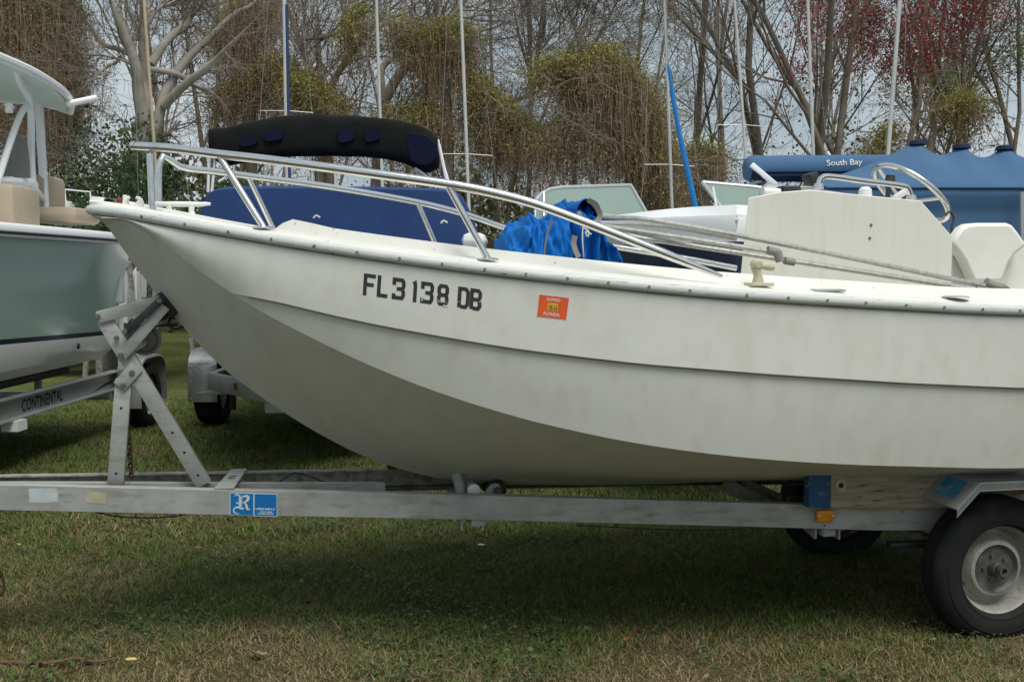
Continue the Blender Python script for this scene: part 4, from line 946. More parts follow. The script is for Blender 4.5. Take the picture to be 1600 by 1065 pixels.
# ================================================================ boats parked behind
def wheel_simple(parent, c, r=.33, w=.22, rimr=.19):
    g = sub_empty('wheel', parent, c)
    MB().lathe([(rimr, w*.36),(rimr+.02, w*.47),(r*.86, w*.5),(r*.95, w*.44),(r, w*.3),(r, w*.1),(r-.008, w*.08),(r-.008,-w*.08),(r,-w*.1),(r,-w*.3),(r*.95,-w*.44),(r*.86,-w*.5),(rimr+.02,-w*.47),(rimr,-w*.36)], 40, axis='x').build('tyre', 'tyre', g)
    MB().lathe([(rimr, w*.34),(rimr*.9, w*.2),(rimr*.5, w*.26),(0, w*.3)], 24, axis='x').build('rim', 'galv', g)
    MB().lathe([(rimr,-w*.34),(rimr*.9,-w*.2),(rimr*.5,-w*.1),(0,-w*.05)], 24, axis='x').build('rim_back', 'darkmetal', g)
    return g
def diamond_fender(parent, c, r=.42, w=.27):
    """rounded tread-plate mudguard; the front (towards -y) hangs lower, raised diamond bars on the outside"""
    f = sub_empty('fender', parent, c); A = [R(a) for a in np.linspace(-12, 192, 26)]
    def fyz(a): c_, s_ = math.cos(a), math.sin(a); return -r*math.copysign(abs(c_)**.5, c_), r*math.copysign(abs(s_)**.55, s_)*.86+.02
    rows = []
    for a in A:
        y, z = fyz(a); rows.append([Vector((-w/2, y*.985, z*.985-.012)), Vector((-w/2+.006, y, z)), Vector((w/2-.006, y, z)), Vector((w/2, y*.985, z*.985-.012))])
    MB().loft(rows).loft([[q*.985 for q in rr] for rr in rows]).build('fender_shell', 'diamond', f, ang=60)
    bars = MB(); 
    for i in range(0, 20):
        a = R(-8 + i*4.9); 
        for j in range(8):
            x = -w/2 + .03 + j*(w-.06)/7; sgn = 1 if (i+j) % 2 else -1
            y0_, z0_ = fyz(a); y1_, z1_ = fyz(a+.02); cpos = Vector((x, y0_, z0_)); t = Vector((0, y1_-y0_, z1_-z0_)).normalized(); nrm = Vector((0, -t.z, t.y)); xx = Vector((1,0,0))
            d = (t + xx*sgn).normalized(); bars.bar(cpos + nrm*.0015 - d*.013, cpos + nrm*.0015 + d*.013, .004, .003, up=nrm)
    o = bars.build('tread_bars', 'diamond', f, smooth=False); o['kind'] = 'stuff'
    return f
def hull_loft(secs, idx0, idx1):
    return MB().loft([s[idx0:idx1+1] for s in secs])
def mirx(rows): return [[Vector((-q.x, q.y, q.z)) for q in r] for r in rows]

M['underside'] = pm('pale seafoam underside', (.60,.72,.69), (.56,.68,.65), 2, .3)
# ---- seafoam centre console at left, stern right, bow out of frame towards the camera
cx = -4.80
sf = thing('centre_console_boat', 'seafoam green centre console boat with white hard top at the left edge', 'boat', (cx, 7.5, 0))
secs = []
for y in np.linspace(-3.9, 3.15, 30):                     # local y: -3.9 bow, +3.15 stern
    t = (y+3.9)/7.05; k = math.sin(math.pi/2*min(1, t/.55))**.7 if t > 0 else 0
    kc = math.sin(math.pi/2*min(1, t/.62))**1.1 if t > 0 else 0
    tap = 1 - .05*max(0, (t-.75)/.25)**2
    g = 1.255*k*tap; c = 1.02*kc*tap; zg = 1.905 + .28*max(0, .5-t)**1.5; zc = .80 + .55*max(0, .35-t)**1.4*1.6; zk = .56 + 1.6*max(0, .22-t)**1.3*2
    zs = .955 + .19*(1-t); fs = (zs-zc)/(zg-zc)
    def fl(f): return c + (g-c)*f**1.5
    sec = [Vector((fl(f), y, zc + (zg-zc)*f)) for f in (1,.9,.8,.7,.6,.5,.42)] + [Vector((fl(fs+.035), y, zs+.04)), Vector((fl(fs), y, zs))] + [Vector((fl(fs*.5), y, zc+(zs-zc)*.5)), Vector((c*.97, y, zc+.01)), Vector((c*.86, y, zc-.075)), Vector((c*.62, y, zc-.135)), Vector((0, y, zk-.02))]
    secs.append(sec)
def both(i0, i1): r = [s[i0:i1+1] for s in secs]; return MB().loft(r).loft(mirx(r))
h = both(0, 7); e = [secs[-1][i] for i in range(14)]; h.add(e + [Vector((-q.x, q.y, q.z)) for q in reversed(e[:-1])], [tuple(range(27))])
h.build('hull', 'seafoam', sf, ang=40); both(7, 8).build('boot_stripe', 'navyhull', sf); both(8, 13).build('hull_bottom', 'white', sf, ang=30)
rows = [[s[0] + Vector((-.01,0,-.10)), s[0] + Vector((.012,0,-.10)), s[0] + Vector((.022,0,-.06)), s[0] + Vector((.02,0,-.02)), s[0] + Vector((.0,0,.0)), Vector((max(0, s[0].x-.30), s[0].y, s[0].z+.012))] for s in secs]
MB().loft(rows).loft(mirx(rows)).build('gunwale_cap', 'white', sf, ang=50)
rr = [s[0] + Vector((.024, 0, -.070)) for s in secs]; MB().tube(rr, .011, 8).build('rub_rail', 'darkmetal', sf)
rows = [[Vector((max(0, s[0].x-.28), s[0].y, 1.25)), Vector((-max(0, s[0].x-.28), s[0].y, 1.25))] for s in secs]; MB().loft(rows).build('cockpit_floor', 'white', sf)
rows = [[Vector((max(0, s[0].x-.30), s[0].y, s[0].z+.012)), Vector((max(0, s[0].x-.31), s[0].y, 1.24))] for s in secs]; MB().loft(rows).loft(mirx(rows)).build('cockpit_liner', 'white', sf)
MB().box((0, 3.08, 1.58), (2.2, .12, .66), bevel=.03).build('transom', 'white', sf)
p = W(116.5, 540.5, 9.55); MB().lathe([(0,.012),(.02,.012),(.03,0)], 16, c=(p.x-cx+.03, p.y-7.5, p.z), axis='x').build('drain_fitting', 'black', sf)
def ls(u, v, Y): p = W(u, v, Y); return Vector((p.x-cx, p.y-7.5, p.z))
# hard top
ht = sub_empty('hard_top', sf); ht['label'] = 'white hard top on tubular legs with a rod holder'
TZ = 3.20; rows = []
for j, y in enumerate(np.linspace(-.75, 2.38, 22)):
    t = j/21; e = 1-.14*max(0, (t-.80)/.2)**2.2; drop = .16*max(0, (t-.55)/.45)**2; row = []
    for i in range(17):
        a = -1 + i/8; row.append(Vector((a*1.06*e, y, TZ + .07*(1-a*a) - drop - .05*abs(a)**6)))
    rows.append(row)
bot_ = [[q + Vector((0, 0, -.055 - .0*abs(q.x))) for q in r] for r in rows]
m_ = MB(); m_.loft(rows); m_.build('top_shell', 'white', ht, ang=60)
MB().loft([[Vector((q.x*.975, q.y*.985, q.z-.05)) for q in r] for r in rows]).build('top_underside', 'underside', ht, ang=60)
edge = [r[0] for r in rows] + rows[-1][1:] + [r[-1] for r in reversed(rows[:-1])]; MB().tube([q + Vector((0,0,-.028)) for q in edge], .034, 8).build('top_rim', 'white', ht)
def tb(pts, r, name, par, mat='whitepaint', n=10): return MB().tube(spline(pts, max(8, 8*len(pts))) if len(pts) > 2 else pts, r, n).build(name, mat, par)
for sx in (1, -1):
    mirr = (lambda q: Vector((q.x*sx, q.y, q.z))) if True else None
    A_ = ls(47, 160, 9.3); B_ = ls(55, 338, 9.45)
    tb([mirr(ls(23, 105, 8.9)), mirr(ls(32, 130, 9.1)), mirr(A_), mirr(ls(49, 250, 9.38)), mirr(B_)], .030, 'leg', ht)
    tb([mirr(ls(60, 115, 9.85)), mirr(ls(61, 160, 9.85)), mirr(ls(66, 250, 9.9)), mirr(ls(71, 336, 9.9))], .036, 'leg', ht)
    tb([mirr(ls(44, 164, 9.3)), mirr(ls(34, 176, 9.1)), mirr(ls(22, 205, 8.9)), mirr(ls(-6, 290, 8.5))], .026, 'brace', ht)
    tb([mirr(ls(-8, 283, 8.6)), mirr(ls(48, 285, 9.3))], .034, 'side_rail', ht); tb([mirr(ls(50, 288, 9.3)), mirr(ls(69, 312, 9.85))], .02, 'side_rail', ht)
tb([ls(104, 163, 9.5), ls(152, 153, 9.55)], .027, 'rod_holder', ht); tb([ls(14, 162, 8.9), ls(14.5, 176, 8.9)], .03, 'spreader_light', ht)
# console and seats
MB().box(ls(-10, 320, 8.9) + Vector((-.30, .1, -.52)), (.80, .9, 1.25), bevel=.08).build('helm_console', 'white', sf)
MB().box(ls(36, 312, 9.3) + Vector((-.02, 0, -.25)), (.12, .5, .85), bevel=.03).build('console_side', 'white', sf)
MB().prism([ls(u, v, 9.1) for u, v in ((2,262),(8,225),(16,212),(30,211),(40,222),(44,250),(45,278),(2,278))], (0, .03, 0)).build('console_windscreen', 'smoke', sf, smooth=False)
for (u, v, Y, sx, sy, sz) in ((10,325,8.6,.34,.5,.34), (78,312,10.1,.12,.5,.42), (104,338,9.9,.42,.62,.14)):
    MB().box(ls(u, v, Y), (sx, sy, sz), bevel=.06).build('seat_cushion', 'tan', sf)
# its trailer
st_ = thing('boat_trailer', 'aluminium trailer lettered CONTINENTAL under the seafoam boat', 'trailer', (cx, 7.5, 0))
IX = .93
def ibeam(x, name='frame_beam'):
    pr = [(-.05,0),(.05,0),(.05,.010),(.006,.016),(.006,.160),(.05,.168),(.05,.178),(-.05,.178),(-.05,.168),(-.006,.160),(-.006,.016),(-.05,.010)]
    return MB().loft([[Vector((x+a, y, .415+b)) for a, b in pr] for y in (-4.2, 0, 3.35)], close=True, capa=True, capb=True).build(name, 'alu', st_, smooth=False)
ib = ibeam(IX); ib['label'] = 'aluminium beam lettered CONTINENTAL'; ibeam(-IX)
for y in (-2.6, -.6, 1.2, 3.1): MB().box((0, y, .37), (2*IX+.06, .08, .08), bevel=.006).build('crossmember', 'alu', st_)
for sx in (1, -1):
    MB().box((sx*.55, .4, .62), (.09, 5.2, .06), bevel=.01).build('bunk', 'darkmetal', st_)
    for y in (-1.9, .2, 2.4): MB().box((sx*.55, y, .50), (.05, .05, .24)).build('bunk_post', 'alu', st_, smooth=False)
MB().box((IX+.02, 1.02, .375), (.13, .16, .08)).build('axle_bracket', 'white', st_, smooth=False)
dx = .0072
def tbeam(u, v):       # point on the beam's web plane
    d = ray(u, v); xw = cx + IX + dx; p = CAM + d*(xw/d.x); return Vector((p.x-cx, p.y-7.5, p.z))
a, b, c = tbeam(34.5, 645.5), tbeam(98.5, 627), tbeam(34, 627.5)
a.z = .450; b.z = .450; c = Vector((a.x, a.y, .555)); put_text('lettering', 'CONTINENTAL', a, b-a, c-a, 'black', ib, .03)
q = tbeam(168, 598); MB().prism([Vector((q.x, q.y-.42, .44)), Vector((q.x, q.y-.05, .50)), Vector((q.x, q.y+.5, .500)), Vector((q.x, q.y-.02, .475))], (.001,0,0)).build('arrow_logo', 'black', ib, smooth=False)
for sx in (1, -1):
    w_ = wheel_simple(st_, (sx*1.10, 3.55, .32), .32, .20); diamond_fender(st_, (sx*1.10, 3.55, .36), .40, .24)
MB().box((0, 3.55, .32), (2.1, .07, .07)).build('axle', 'darkmetal', st_, smooth=False)
MB().tube([(1.0, 3.25, .60), (1.0, 3.25, 1.15)], .03, 10).build('guide_post', 'plasticwhite', st_)

# ---- runabout under the navy cover, seen from the bow
cb_ = thing('covered_runabout', 'white runabout under a navy mooring cover with folded black bimini', 'boat', (-1.66, 10.6, 0))
BX = -1.66; BY = 10.6
secs = []
for y in np.linspace(-3.1, 2.4, 24):
    t = (y+3.1)/5.5; k = math.sin(math.pi/2*min(1, t/.6))**.65 if t > 0 else 0; kc = math.sin(math.pi/2*min(1, t/.65)) if t > 0 else 0
    g = 1.22*k; c = 1.0*kc; zg = 1.62 + .22*max(0, .6-t); zc = .85 + .5*max(0, .4-t); zk = .62 + 1.4*max(0, .25-t)
    secs.append([Vector((g, y, zg)), Vector((g+.015*k, y, zg-.05)), Vector((g*.98, y, zg-.14)), Vector(((g+c)/2*.98, y, (zg+zc)/2)), Vector((c, y, zc)), Vector((c*.5, y, (zc+zk)/2)), Vector((0, y, zk))])
r_ = [s for s in secs]; hh = MB().loft(r_).loft(mirx(r_)); e = secs[-1]; hh.add(e + [Vector((-q.x, q.y, q.z)) for q in reversed(e[:-1])], [tuple(range(13))]); hh.build('hull', 'white', cb_, ang=35)
MB().loft([[s[0], Vector((-s[0].x, s[0].y, s[0].z+.0))] for s in secs]).build('deck', 'white', cb_)
def lc(u, v, Y): p = W(u, v, Y); return Vector((p.x-BX, p.y-BY, p.z))
# the cover: tall aft part with rounded shoulders, low bow tent in front
rows = []
prof = [(316,360),(320,330),(327,305),(340,296),(360,292.5),(440,291),(560,292),(660,294),(705,297),(722,308),(736,335),(742,362)]
for Y, sc in ((10.15, 1.0), (10.25, 1.0), (11.6, .99), (12.7, .95)):
    rows.append([lc(u, v, 10.3).lerp(Vector((0, 0, 1.7)), 1-sc) + Vector((0, Y-10.3, -.10 if Y > 12 else (-.03 if Y < 10.2 else 0))) for u, v in spline([np.array(q) for q in prof], 60)])
rows = [[Vector((q.x, r[0].y, q.z)) for q in r] for r in rows]
front = [Vector((q.x, q.y, 1.45)) for q in rows[0]]
MB().loft([front] + rows).build('cover', 'navy', cb_, ang=50)
apex = lc(560, 328, 10.1); rows = []
for k, (Y, sp, hz) in enumerate(((10.12, .98, 0), (9.7, .96, -.01), (9.2, .86, -.03), (8.6, .7, -.05), (8.0, .42, -.07), (7.6, .1, -.1))):
    row = []
    for i in range(31):
        a = -1 + i/15; x = a*1.12*sp; z = 1.92 + hz - .20*abs(a)**.8 - .05*(1-math.cos(a*9))*0 + .02*mn.noise(Vector((a*3, Y, 0)))
        row.append(Vector((x, Y-BY, z - (.10 if abs(a) > .99 else 0))))
    rows.append(row)
MB().loft(rows).build('bow_cover', 'navylight', cb_, ang=70)
# bimini boot as an arch
cen = [(331,220),(343,229),(372,226),(440,214),(510,212.5),(580,215),(630,223),(664,235),(685,240)]
hv = [34,54,58,62,62,61,63,68,44]
P4_ = spline([np.array([*lc(u, v, 11.0), w/300]) for (u, v), w in zip(cen, hv)], 48); P = [Vector(q[:3]) for q in P4_]; HV = [q[3]*300 for q in P4_]
rows = []
for i, p in enumerate(P):
    h_ = HV[i]/2*11.0/F; rows.append([p + Vector((mn.noise(Vector((i*.3, j, 0)))*.012, (.13 + .012*mn.noise(Vector((i*.25, j*.8, 2))))*math.copysign(abs(math.cos(2*math.pi*j/18))**.6, math.cos(2*math.pi*j/18)), (h_ + .008*mn.noise(Vector((i*.35, j*.7, 5))))*math.copysign(abs(math.sin(2*math.pi*j/18))**.5, math.sin(2*math.pi*j/18)))) for j in range(18)])
bt = MB().loft(rows, close=True, capa=True, capb=True).build('bimini_boot', 'boot', cb_, ang=80); bt['label'] = 'folded bimini in a black canvas boot'
for (u0, u1, v0, v1) in ((374,402,214,226),(413,442,204,218),(528,553,202,220),(570,594,202,219)):
    q = [lc(a, b, 10.84) for a, b in ((u0,v0+2),(u0+6,v0),(u1-6,v0-2),(u1,v0),(u1,v1-4),(u1-5,v1),(u0+5,v1+3),(u0,v1))]; MB().prism(q, (0, .03, 0)).build('canvas_window', 'bootnavy', bt, smooth=False)
q = [lc(a, b, 10.86) for a, b in ((640,206),(668,212),(682,226),(684,244),(672,258),(655,258),(640,250),(636,225))]; MB().prism(q, (0, .05, 0)).build('canvas_end', 'bootnavy', bt, ang=60, bevel=.01)
for pts in (((330,218),(327,240),(325,300)), ((334,222),(336,250),(331,300)), ((684,218),(690,250),(701,296)), ((686,226),(694,262),(704,296)), ((649,262),(668,277),(700,296)), ((342,284),(355,276))):
    MB().tube([lc(u, v, 10.95) for u, v in pts], .014, 8).build('bimini_pole', 'whitepaint', cb_)
for (u, v) in ((496,339),(695,347)): MB().tube(spline([lc(u-6, v+2, 10.0), lc(u-2, v-2, 10.0), lc(u+4, v+1, 10.0)], 8), .010, 6).build('tie_end', 'rope', cb_)
MB().box(lc(742, 377, 10.0), (.22, .5, .14), bevel=.06).build('fender_bumper', 'white', cb_)
ct_ = thing('boat_trailer', 'aluminium trailer with tread plate mudguard and red reflectors under the covered runabout', 'trailer', (BX, BY, 0))
for sx in (1, -1):
    wheel_simple(ct_, (-sx*1.40, .72, .34), .34, .26); diamond_fender(ct_, (-sx*1.40, .72, .40), .42, .29)
    MB().bar((-sx*.98, .7, .60), (-sx*.98, -.9, .60), .08, .14, bevel=.006).build('frame_beam', 'alu', ct_)
    b_ = MB().bar((-sx*.98, -.9, .60), (-sx*.04, -2.2, .60), .06, .15, bevel=.006).build('tongue_beam', 'alu', ct_)
    MB().box((-sx*.55, .0, .78), (.09, 3.6, .06), bevel=.01).build('bunk', 'darkmetal', ct_)
    for y in (-1.2, .9): MB().box((-sx*.55, y, .66), (.05, .05, .22)).build('bunk_post', 'alu', ct_, smooth=False)
def lt(u, v, Y): p = W(u, v, Y); return Vector((p.x-BX, p.y-BY, p.z))
for (u, v) in ((368.5,603.5),(385.5,607)): MB().box(lt(u, v, 9.17 if u < 375 else 9.04), (.048, .02, .056), Matrix.Rotation(R(-54), 3, 'Z')).build('red_reflector', 'redref', ct_, smooth=False)
MB().bar(lt(309, 615, 10.5), lt(357, 612, 10.3), .04, .035, bevel=.004).build('guide_bar', 'galv', ct_)
MB().box((0, .72, .34), (2.6, .07, .07)).build('axle', 'darkmetal', ct_, smooth=False); MB().box((0, .1, .62), (2.1, .08, .08)).build('crossmember', 'darkmetal', ct_, smooth=False)
MB().box(lt(430, 635, 9.6), (.17, .1, .11), bevel=.02).build('jack_foot', 'whitepaint', ct_)
MB().tube([lt(364,618,10.2), lt(364,640,10.2)], .03, 8).build('brake_hose_bracket', 'darkmetal', ct_)

# ---- bowrider with walk-through windscreen
br = thing('bowrider', 'white and navy bowrider with tinted walk-through windscreen behind the blue canvas bundle', 'boat', (1.35, 8.9, 0)); RX, RY = 1.35, 8.9
def lr(u, v, Y): p = W(u, v, Y); return Vector((p.x-RX, p.y-RY, p.z))
secs = []
for y in np.linspace(-2.2, 3.2, 24):
    t = (y+2.2)/5.4; k = math.sin(math.pi/2*min(1, t/.5))**.6 if t > 0 else 0
    g = 1.16*k; c = .95*k; zg = 1.88 + .05*max(0, .5-t); zc = 1.12+.4*max(0, .4-t); zk = .8 + 1.1*max(0, .25-t)
    secs.append([Vector((g, y, zg)), Vector((g+.012, y, zg-.03)), Vector((g*.995, y, zg-.1)), Vector(((g*.7+c*.3), y, zg-.16)), Vector(((g*.45+c*.55), y, zg-.42)), Vector((c, y, zc)), Vector((c*.5, y, (zc+zk)/2)), Vector((0, y, zk))])
def bothb(i0, i1): r = [s[i0:i1+1] for s in secs]; return MB().loft(r).loft(mirx(r))
bothb(0, 3).build('hull_topside', 'white', br, ang=40); bothb(3, 4).build('navy_band', 'navyhull', br); bothb(4, 7).build('hull_bottom', 'white', br, ang=40)
rows = [[s[0], Vector((s[0].x*.72, s[0].y, s[0].z+.06)), Vector((s[0].x*.70, s[0].y, s[0].z+.05))] for s in secs]; MB().loft(rows).loft(mirx(rows)).build('foredeck', 'white', br, ang=40)
MB().loft([[Vector((s[0].x*.72, s[0].y, 1.5)), Vector((-s[0].x*.72, s[0].y, 1.5))] for s in secs]).build('cockpit_floor', 'white', br)
for side, poly in (('left', [(838,312),(848,299),(862,292),(880,289),(992,285.5),(1014,338),(1020,346),(835,352)]), ('right', [(1108,280),(1190,288),(1240,296),(1262,316),(1268,345),(1141,342)])):
    Yn = 8.55
    pts = [lr(u, v, Yn) + Vector((0, .28*max(0, (345-v)/60), 0)) for u, v in poly]
    wsn = MB().prism(pts, (0, .008, 0)).build('windscreen', 'glass', br, smooth=False)
    MB().tube(pts + [pts[0]], .016, 8, closed=False).build('windscreen_frame', 'alu', wsn)
MB().tube([lr(1114, 292, 8.6), lr(1123, 344, 8.55)], .009, 6).build('screen_stay', 'whitepaint', br)
MB().tube([lr(850, 300, 8.62), lr(850, 345, 8.5)], .009, 6).build('screen_mullion', 'alu', br)
MB().prism([lr(u, v, 8.62) for u, v in ((846,349),(1020,343),(1022,356),(846,360))], (0, .35, 0)).build('dashboard', 'white', br, smooth=False)
MB().prism([lr(u, v, 8.62) for u, v in ((1118,349),(1150,338),(1160,342),(1275,345),(1275,365),(1100,365))], (0, .35, 0)).build('dashboard', 'white', br, ang=30)
bt_ = thing('boat_trailer', 'trailer under the white and navy bowrider', 'trailer', (RX, RY, 0))
for sx in (1, -1):
    wheel_simple(bt_, (sx*.95, 1.6, .33), .33, .2); MB().bar((sx*.7, 2.6, .62), (sx*.7, -.6, .62), .06, .12).build('frame_beam', 'galv', bt_, smooth=False); MB().bar((sx*.7, -.6, .62), (sx*.05, -2.1, .62), .06, .12).build('tongue_beam', 'galv', bt_, smooth=False)
MB().box((0, 1.6, .33), (1.8, .06, .06)).build('axle', 'darkmetal', bt_, smooth=False)

# ---- pontoon boat with the rolled blue bimini
pb = thing('pontoon_boat', 'pontoon boat with rolled blue bimini lettered South Bay', 'boat', (3.6, 13.2, 0)); PX, PY = 3.6, 13.2
def lp(u, v, Y): p = W(u, v, Y); return Vector((p.x-PX, p.y-PY, p.z))
Yb = 12.2; rows = []
n = 40
for i in range(n+1):
    t = i/n; u = 1163 + (1470-1163)*t; c = lp(u, 264 - 2*t, Yb); r = .148*(1 if .03 < t < .97 else (.72 if t < .015 or t > .985 else .92)); w_ = mn.noise(Vector((t*12, 0, 0)))*.008
    rows.append([c + Vector((0, (r+w_)*math.cos(2*math.pi*j/20), (r*.98+w_)*math.sin(2*math.pi*j/20))) for j in range(20)])
bo = MB().loft(rows, close=True, capa=True, capb=True).build('bimini_roll', 'tarp', pb, ang=70); bo['label'] = 'rolled blue bimini lettered South Bay'
a = lp(1180, 274, Yb-.155); b = lp(1460, 270, Yb-.155); MB().bar(a, b, .01, .02).build('roll_seam', 'tarpdark', bo, smooth=False)
MB().loft([[q + Vector((0, -.004, 0)) for q in (r[i] for i in (11, 12, 13, 14, 15, 16))] for r in rows[1:-1]]).build('roll_under_shade', 'tarpdark', bo)  # shade under the roll put in as a dark blue strip
c0, c1, c2 = lp(1294, 261.5, Yb-.20), lp(1350, 259.5, Yb-.20), lp(1294, 249, Yb-.20)
vs, fs = textmesh('South Bay', 1, .01)
def onroll(q): return Vector((q.x, -( .149**2 - min(.149**2*.98, (q.z - lp(1320, 263, Yb).z)**2))**.5 + (Yb-PY) - .006, q.z))
MB().add([onroll(c0 + (c1-c0)*a_ + (c2-c0)*b_) for a_, b_ in vs], fs).build('lettering', 'rope', bo, smooth=False, weld=False)
MB().bar(lp(1174, 257, Yb-.16), lp(1212, 289, Yb-.16), .05, .055, bevel=.006).build('bimini_arm', 'whitepaint', pb)
for (u0, v0, u1, v1) in ((1176,262,1176,283),(1166,290,1190,282)): MB().bar(lp(u0, v0, Yb-.05), lp(u1, v1, Yb-.05), .03, .03).build('bimini_arm', 'alu', pb, smooth=False)
for u in (1176, 1440): MB().tube([lp(u, 280, Yb), Vector((lp(u, 280, Yb).x+.3, lp(u, 280, Yb).y, 1.2))], .02, 8).build('bimini_post', 'alu', pb)
for sx in (-.85, .85): MB().tube([(sx, -2.6, .95), (sx, -2.2, .78), (sx, 3, .78)], [.05,.3,.3], 18).build('pontoon', 'alu', pb)
MB().box((0, .3, 1.12), (2.4, 5.4, .08), bevel=.01).build('deck', 'alu', pb)
for sx in (-1.17, 1.17): MB().box((sx, .4, 1.45), (.04, 5, .6), bevel=.01).build('side_panel', 'white', pb)
for sx in (-.85, .85):
    for y in (-1.5, 1.8): MB().box((sx, y, .24), (.5, .25, .49), bevel=.01).build('support_block', 'wood', pb)
p0 = lp(1292, 237, Yb); MB().tube([p0, lp(1297, 245, Yb)], .02, 8).build('stern_light', 'whitepaint', pb)
# ---- boat under the peaked blue cover at right
tb_ = thing('covered_pontoon', 'large boat under a peaked blue cover at the right edge', 'boat', (5.4, 10.9, 0)); TX, TY = 5.4, 10.9
def lq(u, v, Y): p = W(u, v, Y); return Vector((p.x-TX, p.y-TY, p.z))
pk = [lq(1435, 220, 10.5), lq(1503, 226, 10.5), lq(1570, 228, 10.5), lq(1650, 228, 10.5), lq(1740, 236, 10.5)]
xl = lq(1285, 290, 10.0).x; xr_ = 3.6; yf_, yb_ = -1.0, 1.6
def tz(x, y):
    z = 0.0
    for a, b in zip([Vector((xl-.1, pk[0].y, 2.36))] + pk, pk + [Vector((xr_+.3, 0, 2.3))]):   # ridge sagging between the poles
        if a.x <= x <= b.x or (x < a.x and a.x == xl-.1):
            t = max(0, min(1, (x-a.x)/(b.x-a.x))); sag = (.11 if a.x > xl else .05)*(4*t*(1-t))**1.25; z = a.z + (b.z-a.z)*t - sag
            break
    dy = (y-pk[0].y); f = abs(dy)/(pk[0].y-yf_ if dy < 0 else yb_-pk[0].y)
    zs = 2.31
    return z + (zs-z)*min(1, f)**1.05 + .018*mn.noise(Vector((x*2.3, y*1.6, 0)))*math.sin(math.pi*min(1, f))
rows = []
ny, nx = 34, 120
for j in range(ny+1):
    y = yf_ + (yb_-yf_)*j/ny; rows.append([Vector((xl + (xr_-xl)*i/nx, y, tz(xl + (xr_-xl)*i/nx, y))) for i in range(nx+1)])
fr_ = []
for k in range(14, 0, -1):
    h_ = k/14; fr_.append([Vector((q.x, q.y + .05*h_ + h_*.30*0 + .10*h_*math.sin(q.x*5.5+math.sin(q.x*3+2.5*h_)*1.6+h_*1.4) + .05*h_*mn.noise(Vector((q.x*3, h_*2, 4))) + (.02 if k > 1 else -.02), q.z - h_*1.25)) for q in rows[0]])
cov = MB().loft(fr_ + rows).build('cover', 'tarp', tb_, ang=70); MB().loft([[Vector((q.x, yb_, q.z)), Vector((q.x, yb_+.1, q.z-1.2))] for q in rows[-1]]).build('cover_back', 'tarp', tb_)
MB().tube([q + Vector((0, -.012, -.012)) for q in rows[0]], .012, 6).build('cover_hem', 'tarp', tb_)
for q in pk[:4]: MB().lathe([(0,.016),(.05,.014),(.075,.004),(.085,-.03)], 18, c=(q.x, q.y, tz(q.x, q.y)-.008), axis='z').build('vent_cap', 'tarpdark', tb_)
MB().box(((xl+xr_)/2+.3, .3, .85), (xr_-xl-.8, 2.2, .5), bevel=.1).build('hull', 'white', tb_)
for x in (-.6, 1.4, 2.8): MB().box((x, .3, .3), (.2, 2, .6), bevel=.02).build('support_block', 'wood', tb_)
MB().tube([lq(1597, 300, 9.8), lq(1597, 372, 9.8), Vector((lq(1597,372,9.8).x, lq(1597,372,9.8).y, 0))], .022, 8).build('cover_pole', 'alu', tb_)

# ---- far white boat glimpsed past the seafoam boat
fb = thing('small_runabout', 'small white boat with thin bow rail far behind the seafoam boat', 'boat', (-6.9, 17.5, 0))
def lf(u, v, Y): p = W(u, v, Y); return Vector((p.x+6.9, p.y-17.5, p.z))
secs = []
for x in np.linspace(-3.2, .4, 16):
    t = (.4-x)/3.6; k = math.sin(math.pi/2*min(1, t/.5))**.6 if t > 0 else 0
    secs.append([Vector((x, -.95*k, 1.65)), Vector((x, -.8*k, 1.05)), Vector((x, 0, .75+.5*max(0, .3-t))), Vector((x, .8*k, 1.05)), Vector((x, .95*k, 1.65))])
MB().loft(secs, close=True).build('hull', 'white', fb, ang=40)
MB().tube([lf(88,300,17.2), lf(101,296,17.2), lf(141,300,17.2)], .012, 6).tube([lf(101,296,17.2), lf(104,326,17.2)], .012, 6).tube([lf(141,300,17.2), lf(143,330,17.2)], .012, 6).build('bow_rail', 'whitepaint', fb)
MB().box(lf(100, 322, 17.3) + Vector((0,0,-.1)), (.22, .4, .36), bevel=.06).build('console', 'white', fb)
for x in (-2.4, -.9): MB().box((x, 0, .4), (.08, 1.0, .82), bevel=.01).build('support_block', 'galvold', fb)
sb2 = thing('small_runabout', 'upright white boat with grey outboard glimpsed between the two bows', 'boat', (-5.5, 16.4, 0))
def lg(u, v, Y): p = W(u, v, Y); return Vector((p.x+5.5, p.y-16.4, p.z))
MB().loft([[Vector((x, -.5*k, 1.55)), Vector((x, -.4*k, .8)), Vector((x, .4*k, .8)), Vector((x, .5*k, 1.55))] for x, k in ((-2.4, .3), (-1.8, .8), (-1.0, 1), (-.05, 1))], close=True, capa=True, capb=True).build('hull', 'white', sb2, ang=40)
MB().tube(spline([lg(203,465,16), lg(205,445,16), lg(212,420,16), lg(222,415,16)], 16), .014, 6).tube([lg(212,420,16), lg(213,470,16)], .014, 6).build('stern_rail', 'whitepaint', sb2)
MB().box(lg(221, 470, 16), (.12, .2, .12), bevel=.04).build('outboard_cowl', 'alu', sb2); MB().box(lg(240, 470, 15.6), (.1, .1, .9), bevel=.02).build('guide_post', 'whitepaint', sb2)
for x in (-1.6, -.5): MB().box((x, 0, .4), (.1, .7, .82), bevel=.01).build('support_block', 'galvold', sb2)

